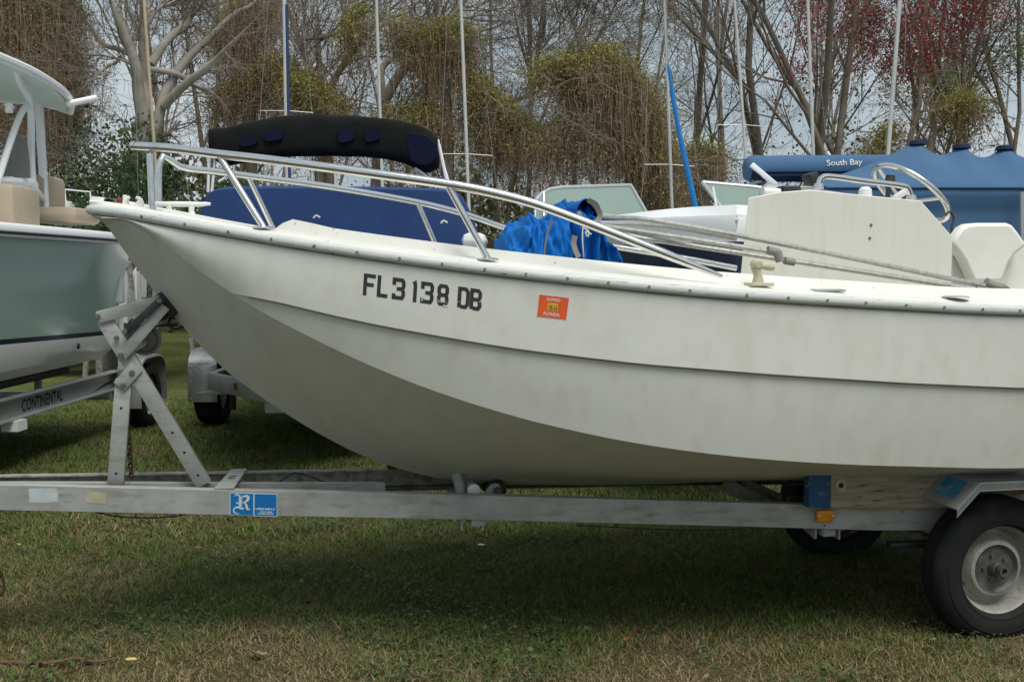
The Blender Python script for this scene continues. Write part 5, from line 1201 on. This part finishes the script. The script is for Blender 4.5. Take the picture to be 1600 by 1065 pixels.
# ---- sailboats: only their masts rise above the rest
SAIL = [('tan masted', 222, -40, 247, 312, 14.0, 'masttan', .020, None, 'with a slim tan mast behind the big grey tree'),
        ('navy', 443.5, -40, 449, 288, 15.5, 'mast', .030, 173, 'whose mast wears a navy sleeve above the black bimini'),
        ('third', 587, -40, 597.5, 296, 17.0, 'mast', .024, None, 'whose grey mast rises right of the navy sleeved mast'),
        ('fourth', 718.5, -40, 733, 332, 16.0, 'mast', .024, 240.5, 'whose mast stands just right of the black bimini'),
        ('furled', 1037, -40, 1051, 347, 14.5, 'mast', .020, 257, 'with a bright blue furled sail beside its mast'),
        ('sixth', 1144.5, -40, 1166, 252, 16.0, 'mast', .022, 195, 'whose leaning mast rises left of the blue bimini roll'),
        ('seventh', 1260.5, -40, 1271, 246, 17.0, 'mast', .026, None, 'whose mast rises over the middle of the blue bimini roll'),
        ('eighth', 1409, -40, 1387, 248, 16.5, 'mast', .032, None, 'whose thick mast leans right beside the first cover peak')]
for (nm, u0, v0, u1, v1, Y, mat, r, spv, lab) in SAIL:
    a = W(u1, v1, Y); b = W(u0, v0, Y); d = (b-a).normalized(); base = a + d*((1.35-a.z)/d.z); top = base + d*6.2
    s = thing('sailboat', 'sailboat '+lab, 'sailboat', (base.x, base.y, 0), 0, 'sailboats stored behind the motor boats')
    o_ = Vector((base.x, base.y, 0))
    MB().tube([base-o_, (base+top)/2-o_, top-o_], [r, r, r*.8], 12).build('mast', mat, s)
    if nm == 'navy': MB().tube([base-o_ + Vector((r*1.0, -.01, 1)), base.lerp(top, .62)-o_ + Vector((r*1.0, -.01, 0))], r*.75, 10).build('mast_sleeve', 'mastnavy', s)
    if spv:
        q = W(u0 + (u1-u0)*(spv-v0)/(v1-v0), spv, Y) - o_; hw = 38*Y/F*1.05
        MB().tube([q + Vector((-hw, 0, .0)), q, q + Vector((hw, .1, -.015))], .005, 6).build('spreader', 'mast', s)
        for sx in (-1, 1): MB().tube([top-o_, q + Vector((sx*hw, 0, 0)), Vector((sx*.55, .1, 1.3))], .003, 4).build('shroud', 'wire', s)
    else:
        for sx in (-1, 1): MB().tube([top-o_, Vector((sx*.4, .3, 1.3))], .003, 4).build('shroud', 'wire', s)
    if nm == 'furled':
        P = [W(u, v, Y-.25)-o_ for u, v in ((1043.5,100),(1046,115),(1058,190),(1075,270),(1093,352))]; MB().tube(spline(P, 24), [.01]+[.022]*3+[.03]*8+[.036]*12, 10).build('furled_sail', 'sailblue', s)
        MB().tube([P[0], top-o_], .006, 4).build('forestay', 'wire', s)
    rows = []
    for y in np.linspace(-2.2, 2.6, 14):
        t = (y+2.2)/4.8; k = math.sin(math.pi*min(1, .08+t*.75))**.7 if t > 0 else .02
        rows.append([Vector((.85*k, y, 1.3)), Vector((.75*k, y, .95)), Vector((.3*k, y, .62)), Vector((0, y, .55)), Vector((-.3*k, y, .62)), Vector((-.75*k, y, .95)), Vector((-.85*k, y, 1.3))])
    up_ = 1.5 if nm == 'tan masted' else 0.0
    rows = [[Vector((q.x*(.55 if up_ else 1) - (.35 if up_ else 0), q.y + (1.2 if up_ else 0), q.z*(.3 if up_ else 1)+up_)) for q in r] for r in rows]
    MB().loft(rows, close=True, capa=True, capb=True).build('hull', 'white', s, ang=50)
    for y in (-.9, 1.3):
        for sx in (-1, 1): MB().bar((sx*.35-(.35 if up_ else 0), y, 0), (sx*.22-(.35 if up_ else 0), y, (1.68 if up_ else .75)), .05, .05).build('cradle_leg', 'galvold', s, smooth=False)
# ================================================================ trees
class Segs:
    def __init__(s): s.a = []; s.b = []; s.r0 = []; s.r1 = []
    def add(s, a, b, r0, r1): s.a.append((a.x, a.y, a.z)); s.b.append((b.x, b.y, b.z)); s.r0.append(r0); s.r1.append(r1)
    def build(s, name, mat, parent=None, sides=4):
        A = np.array(s.a); B = np.array(s.b); r0 = np.array(s.r0)[:,None]; r1 = np.array(s.r1)[:,None]; n = len(A)
        D = B-A; ln = np.linalg.norm(D, axis=1, keepdims=True)+1e-9; D = D/ln; A = A - D*r0*.35
        ref = np.where(np.abs(D[:,2:3]) < .9, np.array([[0,0,1.]]), np.array([[1.,0,0]])); U = np.cross(D, ref); U /= np.linalg.norm(U, axis=1, keepdims=True)+1e-9; Wv = np.cross(D, U)
        V = np.zeros((n, 2*sides, 3))
        for j in range(sides):
            c, q = math.cos(2*math.pi*j/sides), math.sin(2*math.pi*j/sides); V[:,j] = A + (U*c+Wv*q)*r0; V[:,sides+j] = B + (U*c+Wv*q)*r1
        f = np.array([[j, (j+1) % sides, sides+(j+1) % sides, sides+j] for j in range(sides)]).ravel(); idx = (np.arange(n)[:,None]*2*sides + f[None]).ravel()
        return fastmesh(name, V.reshape(-1, 3), 4, idx, mat, parent, smooth=True)
def leaves(name, P, size, cols, parent=None, mat='leaf', seed=1, asp=.6, droop=0.0):
    r = np.random.default_rng(seed); n = len(P); P = np.asarray(P)
    d = r.normal(size=(n, 3)); d[:,2] -= droop; d /= np.linalg.norm(d, axis=1, keepdims=True); e = np.cross(d, r.normal(size=(n, 3))); e /= np.linalg.norm(e, axis=1, keepdims=True)+1e-9
    s = (size*(.5+r.random(n)))[:,None]; V = np.stack([P, P+d*s*.5+e*s*asp*.5, P+d*s, P+d*s*.5-e*s*asp*.5], 1)
    idx = np.arange(4*n); t = np.repeat(np.asarray(cols), 4, 0)
    return fastmesh(name, V.reshape(-1, 3), 4, idx, mat, parent, tint=t)
def mixcol(n, cs, seed, var=.35):
    r = np.random.default_rng(seed); cs = np.array(cs); i = r.integers(0, len(cs), n); return cs[i]*(1-var/2+var*r.random((n, 1)))
TIPS = None
def grow(T, p, d, ln, r, lev, rg, maxlev, wander=.18, upb=.10, nchild=(3,5), tips=None, ratio=.62, ang=(25,55), minr=.0036, thick=None):
    k = 5 if lev < 2 else (4 if lev < maxlev else 3); seg = ln/k; pts = [p]; q = p; dd = d
    for i in range(k):
        dd = (dd + Vector((rg.gauss(0, wander), rg.gauss(0, wander), rg.gauss(0, wander)+upb))).normalized(); nq = q + dd*seg
        ra = max(minr, r*(1-.55*i/k)); rb = max(minr*.8, r*(1-.55*(i+1)/k))
        (thick if thick is not None and ra > .028 else T).add(q, nq, ra, rb); pts.append(nq)
        if lev < maxlev and i >= (1 if lev else 2):
            m = rg.randint(*nchild) if lev else rg.randint(1, 3)
            m = max(1, round(m*(.55 if lev < 1 else .5)))
            for _ in range(m):
                a = R(rg.uniform(*ang)); ax = dd.orthogonal().normalized(); ax.rotate(Matrix.Rotation(rg.uniform(0, 2*math.pi), 3, dd)); cd_ = dd.copy(); cd_.rotate(Matrix.Rotation(a, 3, ax))
                cl = ln*ratio*rg.uniform(.6, 1.15); grow(T, q.lerp(nq, rg.random()), cd_, cl, max(minr, rb*rg.uniform(.45, .7)), lev+1, rg, maxlev, wander*1.08, upb, nchild, tips, ratio, ang, minr, thick)
        q = nq
    if tips is not None and lev >= maxlev-1: tips += [(v.x, v.y, v.z) for v in pts[1:]]
def bare_tree(u, Y, h, r, seed, label, lean=(0,0), maxlev=4, mat='twig', bark='bark2', stems=1, spread=.06, first=.34, leafspec=None, upb=.10, name='bare_tree', nchild=(2,4), ang=(22,50), group='bare trees behind the boats', minr=.0048):
    rg = random.Random(seed); b = WZ(u, 700, 0); b = Vector(((u-800)/F*Y, Y, 0)); t = thing(name, label, 'tree', b, 0, group)
    T = Segs(); TH = Segs(); tips = []
    for s in range(stems):
        d = Vector((lean[0]+rg.gauss(0, spread), lean[1]+rg.gauss(0, spread), 1)).normalized()
        grow(T, Vector((rg.gauss(0, .1*stems), rg.gauss(0, .1*stems), -.05)), d, h*rg.uniform(.85, 1.05), r/stems**.5*rg.uniform(.8, 1.1), 0, rg, maxlev, .09, upb*.5, nchild, tips, .50, ang, minr, TH)
    TH.build('trunk', bark, t, 8); T.build('crown', mat, t, 3)
    if leafspec:
        cnt, size, cols, zmin = leafspec[:4]; zmax = leafspec[4] if len(leafspec) > 4 else 8.4; P = np.array(tips); P = P[(P[:,2] > zmin) & (P[:,2] < zmax) & (np.abs(P[:,0]) < 2.5)]; 
        if len(P):
            i = np.random.default_rng(seed).integers(0, len(P), cnt); P = P[i] + np.random.default_rng(seed+1).normal(size=(cnt, 3))*.16; leaves('foliage', P, size, mixcol(cnt, cols, seed), t, seed=seed)
    return t
# ---- the big grey tree at left, limbs traced
def traced_tree(name, label, Y, limbs, seed, bark, twigmat, side=6, tl=1.5, group=None, lv=3):
    rg = random.Random(seed); b = W(limbs[0][0][0][0], limbs[0][0][0][1], Y); org = Vector((b.x, Y, 0)); t = thing(name, label, 'tree', org, 0, group)
    mb = MB(); T = Segs(); tips = []
    for pts, w0, w1, dY in limbs:
        P = []; n = len(pts)
        for i, (u, v) in enumerate(pts): P.append(W(u, v, Y + dY*(i/(n-1))**1.3) - org)
        if pts is limbs[0][0]: P = [Vector((P[0].x+.05, 0, -.1))] + P
        Q = spline(P, 8*len(P)); k = len(Q); rr = [(w0 + (w1-w0)*i/(k-1))*Y/F/2*(1-(.8*(i/(k-1))**4 if pts is not limbs[0][0] else 0)) for i in range(k)]
        mb.tube(Q, rr, 9)
        for i in range(k//4 if pts is not limbs[0][0] else int(k*.7), k):
            if rg.random() < side/10:
                d0 = (Q[min(i+1, k-1)]-Q[i-1]).normalized(); ax = d0.orthogonal().normalized(); ax.rotate(Matrix.Rotation(rg.uniform(0, 6.28), 3, d0)); d = d0.copy(); d.rotate(Matrix.Rotation(R(rg.uniform(25, 70)), 3, ax))
                grow(T, Q[i], d, tl*rg.uniform(.5, 1.2), max(.006, rr[i]*.32), 1, rg, lv, .16, .06, (3,5), tips, .6)
    mb.build('trunk', bark, t, ang=60); T.build('crown', twigmat, t, 3); return t, tips, org
limbs = [([(203,306),(203,266),(214,238),(225,206)], 33, 28, 0),
 ([(225,206),(223,187),(216,141),(212,103),(194,53),(173,0),(165,-40)], 21, 11, -.6), ([(236,212),(247,187),(256,150),(270,122),(294,91),(325,62),(366,22),(391,9),(420,-20)], 18, 8, .8),
 ([(256,165),(287,134),(331,100),(356,75),(390,40)], 15, 8, -1.0), ([(224,204),(227,160),(226,125),(222,56),(232,20),(228,-30)], 18, 9, .5), ([(236,100),(262,62),(291,37),(306,0),(315,-30)], 14, 9, 1.2),
 ([(206,86),(185,77),(162,69),(140,40),(122,14),(110,-10)], 9, 5, -.8), ([(187,90),(182,97),(169,103),(150,118),(125,141)], 6, 3, -.8), ([(235,108),(275,116),(300,131),(337,150),(360,178)], 11, 6, .9),
 ([(212,100),(205,60),(189,25),(187,-10)], 10, 7, .9), ([(229,40),(247,14),(272,3),(290,-20)], 8, 5, .4), ([(180,228),(150,240),(122,243),(105,260)], 3, 2, .6), ([(233,215),(212,260),(190,240),(180,215)], 3, 2, -.6)]
t, tips, og = traced_tree('grey_tree', 'tall pale grey leaning tree with forking bare limbs right of the hard top', 19.0, limbs, 5, 'bark', 'twig', 2.0, 1.0)
P = np.array(tips); i = nrg.integers(0, len(P), 260); leaves('buds', P[i], .05, mixcol(260, [(.22,.07,.09),(.12,.09,.05)], 3), t, seed=4)['kind'] = 'stuff'
# ---- limbs behind, pale with moss
limbs = [([(515,300),(512,240),(505,190)], 18, 15, 0), ([(505,190),(492,130),(470,70),(455,30),(440,-20)], 13, 7, .5), ([(505,190),(520,130),(545,90),(560,70),(600,25),(640,-10)], 12, 7, -.5), ([(470,62),(520,55),(560,30),(600,-10)], 7, 4, .4), ([(512,200),(500,120),(498,60),(495,-10)], 10, 6, .8)]
traced_tree('grey_tree', 'brown limbed tree behind the navy sleeved mast', 24.0, limbs, 6, 'bark2', 'twig', 5, 1.8)
limbs = [([(585,330),(590,250),(600,160)], 18, 16, 0), ([(600,160),(622,120),(660,75),(690,45),(720,10),(740,-20)], 17, 12, -.4), ([(600,160),(596,110),(612,90),(640,70),(680,60),(720,55),(790,40)], 12, 6, .5), ([(640,70),(610,40),(606,0)], 8, 5, .3), ([(598,200),(640,205),(700,190),(740,186)], 10, 6, .2), ([(745,230),(780,225),(800,215)], 9, 6, 0)]
traced_tree('grey_tree', 'pale forked tree between the grey mast and the mast right of the bimini', 22.0, limbs, 8, 'bark', 'twig', 4.4, 1.7)
limbs = [([(826,320),(829,220),(828,130),(828,60),(826,0),(826,-30)], 9, 7, 0), ([(829,170),(840,90),(850,50),(852,0)], 6, 5, .4), ([(829,120),(812,60),(800,0)], 5, 3, -.4), ([(829,150),(800,160),(785,190)], 6, 4, 0), ([(870,190),(905,160),(935,130)], 9, 6, 0)]
traced_tree('slender_tree', 'slender straight tree behind the vine covered ridge', 25.0, limbs, 9, 'bark2', 'twig', 5.5, 1.8)
limbs = [([(900,330),(895,200),(905,110),(905,60)], 10, 8, 0), ([(905,60),(890,20),(880,-20)], 6, 5, 0), ([(905,62),(925,20),(945,-20)], 6, 5, .3), ([(925,75),(945,40),(965,0)], 5, 4, .3)]
traced_tree('slender_tree', 'forked bare tree rising out of the tallest vine mound', 24.0, limbs, 10, 'bark2', 'twig', 6, 1.8)
# ---- bare trees across the back
RED = [(.30,.06,.058),(.35,.085,.08),(.25,.085,.07),(.21,.11,.08)]; OLV = [(.15,.15,.045),(.21,.20,.065),(.12,.125,.045)]; BRN = [(.24,.14,.07),(.17,.10,.055),(.30,.19,.10)]
YG = [(.30,.33,.09),(.38,.40,.12),(.24,.28,.08)]
bare_tree(1078, 25, 9.5, .11, 31, 'bare twiggy tree just right of the bright blue furled sail', stems=2, leafspec=(500,.05,BRN,1.5))
bare_tree(1130, 27, 9.5, .12, 32, 'bare tree with thin upswept twigs left of the leaning mast', stems=2, leafspec=(900,.045,[(.22,.13,.11),(.14,.09,.06)],2))
bare_tree(1194, 24, 10, .14, 33, 'tall two stemmed brown tree behind the left end of the blue bimini roll', stems=2, lean=(-.02,0), leafspec=(1200,.05,RED+BRN*3,4))
bare_tree(1236, 23, 10, .15, 34, 'upright dark stemmed tree behind the mast over the blue bimini roll', stems=2, lean=(.10,0), leafspec=(2600,.05,RED,5.0))
bare_tree(1372, 23, 9.8, .15, 35, 'densely red budded maple just left of the thick leaning mast', stems=3, lean=(-.02,0), leafspec=(12000,.062,RED+[(.28,.06,.05)],3.4), name='red_maple', spread=.10)
bare_tree(1425, 26, 9, .13, 36, 'red budded maple above the first two peaks of the blue cover', stems=2, leafspec=(6000,.06,RED+OLV,2.5), name='red_maple', lean=(.05,0))
bare_tree(1455, 27, 8.0, .10, 37, 'thin bare tree above the first peak of the blue cover', stems=2, leafspec=(500,.07,OLV+BRN,2))
bare_tree(1512, 26, 8.4, .11, 38, 'brown leafed bare tree above the second peak of the blue cover', stems=2, leafspec=(900,.07,BRN+OLV,2))
bare_tree(1568, 24, 9, .12, 39, 'yellow green budding tree at the right edge', stems=3, leafspec=(9000,.06,YG,2.2,6.6), name='budding_tree', spread=.12)
bare_tree(1640, 25, 9, .12, 40, 'pinkish bare tree cut by the right edge', stems=2, leafspec=(900,.06,[(.24,.12,.11),(.17,.10,.08)],3), lean=(-.1,0))
bare_tree(280, 29, 9, .12, 41, 'bare tree behind the grey tree, left of the black bimini', nchild=(2,4), stems=2)
bare_tree(330, 26, 9.5, .12, 42, 'dense twiggy tree at the left end of the black bimini', nchild=(2,4), stems=2)
bare_tree(375, 28, 9.5, .12, 53, 'twiggy tree behind the hanging vines left of the navy sleeved mast', nchild=(2,4), stems=2)
bare_tree(690, 28, 10, .13, 43, 'bare tree with dull red buds above the right end of the bimini', nchild=(2,4), stems=2, leafspec=(1800,.05,[(.20,.055,.05),(.15,.07,.05)],3.2))
bare_tree(770, 27, 10, .12, 44, 'bare tree with dull red buds left of the slender straight tree', nchild=(2,4), stems=2, leafspec=(2000,.05,[(.22,.06,.055),(.15,.07,.05)],2.6))
bare_tree(985, 28, 10, .12, 45, 'bare tree behind the right slope of the tallest vine mound', nchild=(2,4), stems=2, leafspec=(500,.05,BRN,3))
bare_tree(40, 27, 10, .14, 46, 'bare tree showing above the white hard top', stems=1, maxlev=3, lean=(-.05,0), leafspec=(900,.06,OLV+BRN,2))
# ---- vine draped trees
def vine_tree(label, Y, ridges, seed, trunkpx, group='vine draped trees', bot=355, gm=1.0, brown=((.29,.20,.115),(.20,.14,.08),(.34,.245,.145),(.23,.175,.11)), green=((.30,.28,.05),(.21,.215,.04),(.37,.33,.07),(.17,.18,.05))):
    """ridges: list of (points px, strands, leaves, depth spread, droop bottom px)"""
    r = np.random.default_rng(seed); b = W(trunkpx[0][0], 330, Y); org = Vector((b.x, Y, 0)); t = thing('vine_draped_tree', label, 'tree', org, 0, group); rg = random.Random(seed)
    T = Segs(); mb = MB()
    for tp in (trunkpx,):
        P = [W(u, v, Y)-org for u, v in tp]; P = [Vector((P[0].x, 0, -.1))] + P; Q = spline(P, 30); mb.tube(Q, [.16-.09*i/29 for i in range(30)], 9)
    SV, SC_, LP, LC = [], [], [], []
    for pts, ns, nl, dep, bt, gf in ridges:
        ns = int(ns*1.7); nl = int(nl*2.3)
        R3 = spline([W(u, v, Y)-org for u, v in pts], 60); RA = np.array([tuple(q) for q in R3]); mb.tube([q + Vector((0,0,-.05)) for q in R3], .05, 7)
        tt = r.random(ns)*58.99; i = tt.astype(int); f = (tt-i)[:,None]; S = RA[i]*(1-f)+RA[i+1]*f
        # clumps along the ridge
        clump = .5+.5*np.sin(tt*.9+seed)*np.sin(tt*.37+2.1*seed)
        S = S + np.stack([r.normal(size=ns)*.20 + .12*np.sin(tt*3.1), r.normal(size=ns)*dep, -np.abs(r.normal(size=ns))*.18], 1)
        zb = (420-np.interp(tt, [0, 59], bt))*Y/F + CAMZ
        full = np.maximum(.3, S[:,2]-zb); ln = full*(.10+.95*r.random(ns)**1.1)*(.15+1.0*clump)
        k = 5; wob = r.normal(size=(ns, k, 2))*.045; wob = np.cumsum(wob, 1); pos = np.zeros((ns, k, 3))
        for j in range(k):
            pos[:,j] = S; pos[:,j,0] += wob[:,j,0] + np.sin(tt*2.1)*.05*j/k; pos[:,j,1] += wob[:,j,1]; pos[:,j,2] -= ln*j/(k-1)
        w = (.0012+.0042*r.random(ns)**3)[:,None]; az = r.random(ns)*np.pi; wx = np.stack([np.cos(az), np.sin(az), np.zeros(ns)], 1)*w
        c = mixcol(ns, brown, seed+3, .5)
        for j in range(k-1): SV.append(np.stack([pos[:,j]-wx, pos[:,j]+wx, pos[:,j+1]+wx*.8, pos[:,j+1]-wx*.8], 1)); SC_.append(c)
        # small dead leaves and tangles on the strands, green on the ridge
        nb = int(nl*1.2); q = r.integers(0, ns, nb); j = r.integers(0, k, nb); lp_ = pos[q, j] + r.normal(size=(nb, 3))*np.array([.06,.06,.07]); LP.append(lp_)
        up_ = (j < 2) & (r.random(nb) < .55); LC.append(np.where(up_[:,None], mixcol(nb, green, seed+6, .6), mixcol(nb, list(brown)*2+[(.15,.13,.05)], seed+5, .6)))
        ng = int(nl*gf*gm*1.7); tg = r.random(ng)*58.99; i = tg.astype(int); f = (tg-i)[:,None]; cl = r.normal(size=(ng, 3))*np.array([.13,.22,.10])
        drop = np.abs(r.normal(size=ng))*.30*(.35+.9*(.5+.5*np.sin(tg*1.7+seed)))
        G_ = RA[i]*(1-f)+RA[i+1]*f + cl; G_[:,2] -= drop-.05; LP.append(G_); LC.append(mixcol(ng, green, seed+7, .6))
    mb.build('trunk', 'bark2', t, ang=60)
    for pts, ns, nl, dep, bt, gf in ridges:
        R3 = spline([W(u, v, Y)-org for u, v in pts], 16)
        for q in R3[::2]: grow(T, q + Vector((0, rg.gauss(0, .2), -.1)), Vector((rg.gauss(0, .8), rg.gauss(0, .5), rg.gauss(-.2, .7))).normalized(), rg.uniform(.5, 1.3), .018, 2, rg, 4, .2, -.02, (2,4), None, .6, (25,65), .004)
    T.build('tangled_twigs', 'twig', t, 3)['kind'] = 'stuff'
    SV = np.concatenate(SV); SC_ = np.concatenate(SC_); n = len(SV)
    o = fastmesh('hanging_vines', SV.reshape(-1, 3), 4, np.arange(4*n), 'vine', t, tint=np.repeat(SC_, 4, 0)); o['kind'] = 'stuff'
    o = leaves('vine_leaves', np.concatenate(LP), .042, np.concatenate(LC), t, seed=seed, droop=.7); o['kind'] = 'stuff'
    return t
GRN = ((.13,.14,.036),(.095,.115,.033),(.18,.18,.05))
vine_tree('vine smothered tree rising behind the white hard top at left', 20.5, [([(-30,-20),(40,-30),(95,-10),(118,20)], 900, 3600, .5, (360,330), 1.0), ([(-30,40),(50,30),(95,60),(112,90)], 900, 3200, .5, (360,340), .9), ([(60,120),(85,110),(108,150)], 600, 2200, .4, (350,340), .5), ([(-20,180),(30,170),(80,180)], 400, 1400, .4, (360,350), .2)], 61, [(60,330),(60,150),(50,0)], green=GRN)
vine_tree('brown vine curtain between the grey tree and the navy sleeved mast', 21.5, [([(345,50),(370,20),(400,-10),(425,-30)], 900, 2600, .35, (190,260), .7), ([(335,150),(360,140),(400,120),(420,100)], 600, 2000, .3, (290,280), .5), ([(410,110),(440,90),(470,120)], 350, 1200, .3, (260,280), .8)], 62, [(395,330),(390,150),(395,0)])
vine_tree('green topped vine clump right of the navy sleeved mast', 21.0, [([(452,120),(475,130),(500,145),(525,165)], 500, 2400, .3, (290,300), 1.4), ([(490,150),(510,150),(530,185)], 250, 1200, .3, (300,300), 1.0), ([(540,60),(556,20),(570,5)], 200, 700, .25, (200,220), .7)], 63, [(500,330),(498,200),(495,130)])
vine_tree('vine curtain hanging from a limb beside the mast right of the bimini', 20.5, [([(655,80),(675,50),(705,40),(735,55)], 900, 2400, .3, (230,260), .9), ([(640,210),(665,170),(690,190)], 500, 1600, .3, (330,330), .8), ([(735,115),(760,145),(795,175),(828,205)], 650, 2600, .3, (330,340), 1.2), ([(590,200),(620,170),(650,160)], 250, 1300, .3, (330,330), .4), ([(740,180),(770,205),(810,215)], 280, 1500, .3, (340,345), .3), ([(660,52),(640,40),(610,30)], 200, 700, .25, (120,110), .7)], 64, [(700,340),(700,200),(690,60)])
vine_tree('tallest tent shaped vine mound left of the bright blue furled sail', 19.5, [([(828,208),(860,190),(904,146),(925,105),(943,76)], 700, 1900, .3, (345,345), .35), ([(943,76),(965,98),(999,132),(1015,170),(1028,211),(1038,300)], 2200, 4200, .35, (350,352), 1.1), ([(900,105),(925,90),(943,82)], 400, 1500, .3, (170,200), 1.0), ([(930,110),(960,120),(1000,170)], 900, 2000, .3, (350,350), .1), ([(840,110),(870,92),(905,100)], 200, 900, .25, (150,150), .9), ([(830,215),(870,215),(920,215),(990,230)], 420, 1300, .4, (352,352), .25), ([(1010,215),(1025,225),(1036,260)], 350, 1500, .25, (340,345), 1.2)], 65, [(990,340),(975,200),(945,85)])
vine_tree('low brown vine stump between the blue furled sail and the bowrider windscreen', 21, [([(1085,235),(1100,228),(1112,245)], 450, 1500, .25, (330,330), .4)], 66, [(1098,340),(1098,290),(1098,240)])
vine_tree('rusty brown vine clump above the blue bimini roll', 22, [([(1350,250),(1385,200),(1400,190)], 250, 900, .25, (290,290), .5), ([(1480,170),(1505,145),(1525,165)], 300, 1200, .25, (260,260), .6)], 67, [(1440,330),(1450,250),(1460,200)])
# ---- shrubs and undergrowth
def shrub(label, uc, Y, w, z0, z1, n, cols, seed, size=.09, name='shrub', lean=0):
    r = np.random.default_rng(seed); c = Vector(((uc-800)/F*Y, Y, 0)); t = thing(name, label, 'shrub', c); T = Segs(); rg = random.Random(seed); tips = []
    for _ in range(9): grow(T, Vector((rg.gauss(0, w*.2), rg.gauss(0, .2), 0)), Vector((rg.gauss(0, .35), rg.gauss(0, .3), 1)).normalized(), z1*.85*rg.uniform(.7, 1.05), .03, 1, rg, 3, .14, .05, (2,4), tips, .45)
    T.build('stems', 'twig', t, 3)
    P = np.array(tips); P = P[(P[:,2] > z0)]; i = r.integers(0, len(P), n); Q = P[i] + r.normal(size=(n, 3))*np.array([.14,.14,.10]); leaves('foliage', Q, size, mixcol(n, cols, seed, .6), t, seed=seed)
DG = [(.045,.085,.03),(.06,.105,.038),(.035,.065,.028),(.09,.13,.048)]
shrub('dark green glossy shrub left of the grey tree trunk', 118, 18.5, 1.8, 2.1, 4.0, 15000, DG, 71, .075)
shrub('green shrub behind the mast right of the bimini', 745, 21, 1.2, .8, 3.0, 1800, [(.06,.10,.02),(.09,.13,.03),(.045,.075,.02)], 72)
shrub('green shrub under the vine curtain left of the bowrider windscreen', 825, 20, 1.2, .6, 3.0, 1900, [(.06,.09,.02),(.09,.11,.03),(.045,.07,.02)], 73)
shrub('olive shrub under the navy sleeved mast', 420, 23, 1.6, .8, 3.0, 1500, OLV, 74)
shrub('olive shrub behind the left end of the blue bimini roll', 1190, 24, 1.6, .8, 4.2, 2200, OLV+DG, 75)
shrub('dark shrub behind the lettering of the blue bimini roll', 1310, 24, 1.8, .8, 4.6, 2600, OLV+[(.04,.055,.02)], 76)
shrub('dark shrub behind the peaks of the blue cover', 1450, 25, 2, .8, 3.9, 2200, DG+OLV, 77)
shrub('green shrub at the right edge behind the blue cover', 1570, 24, 2, .8, 4.0, 2400, DG+OLV, 78)
# ---- distant woods: trunks and twigs that read as one mass
T = Segs(); rg = random.Random(99)
for k in range(20):
    Y = rg.uniform(33, 46); x = rg.uniform(-.55, .55)*Y
    if -.40 < x/Y < -.315: continue
    grow(T, Vector((x, Y, 0)), Vector((rg.gauss(0, .08), 0, 1)).normalized(), rg.uniform(8, 12.5), rg.uniform(.06, .13), 0, rg, 3, .10, .06, (3,5), None, .48, (20,48), .0065)
o = T.build('distant_woods', 'twigfar', None, 3); tag(o, 'grey brown mass of bare trunks and twigs far behind the vines', 'woods', kind='stuff')
r = np.random.default_rng(5); n = 52000; Y = r.uniform(27, 40, n); x = r.uniform(-.56, .56, n)*Y; q = x/Y
top = (2.2+3.2*smooth_noise(x+60, Y*0+3, 1.3, 9))*np.where((q > -.405) & (q < -.32), .35, 1.0)*np.where(q > .18, .8, 1.0); z = top*r.random(n)**.95
o = leaves('undergrowth', np.stack([x, Y, z], 1), .21, mixcol(n, [(.14,.105,.055),(.105,.11,.04),(.19,.14,.08),(.075,.09,.034)], 12, .6), None, seed=13); tag(o, 'low brown and green undergrowth along the foot of the woods', 'undergrowth', kind='stuff')
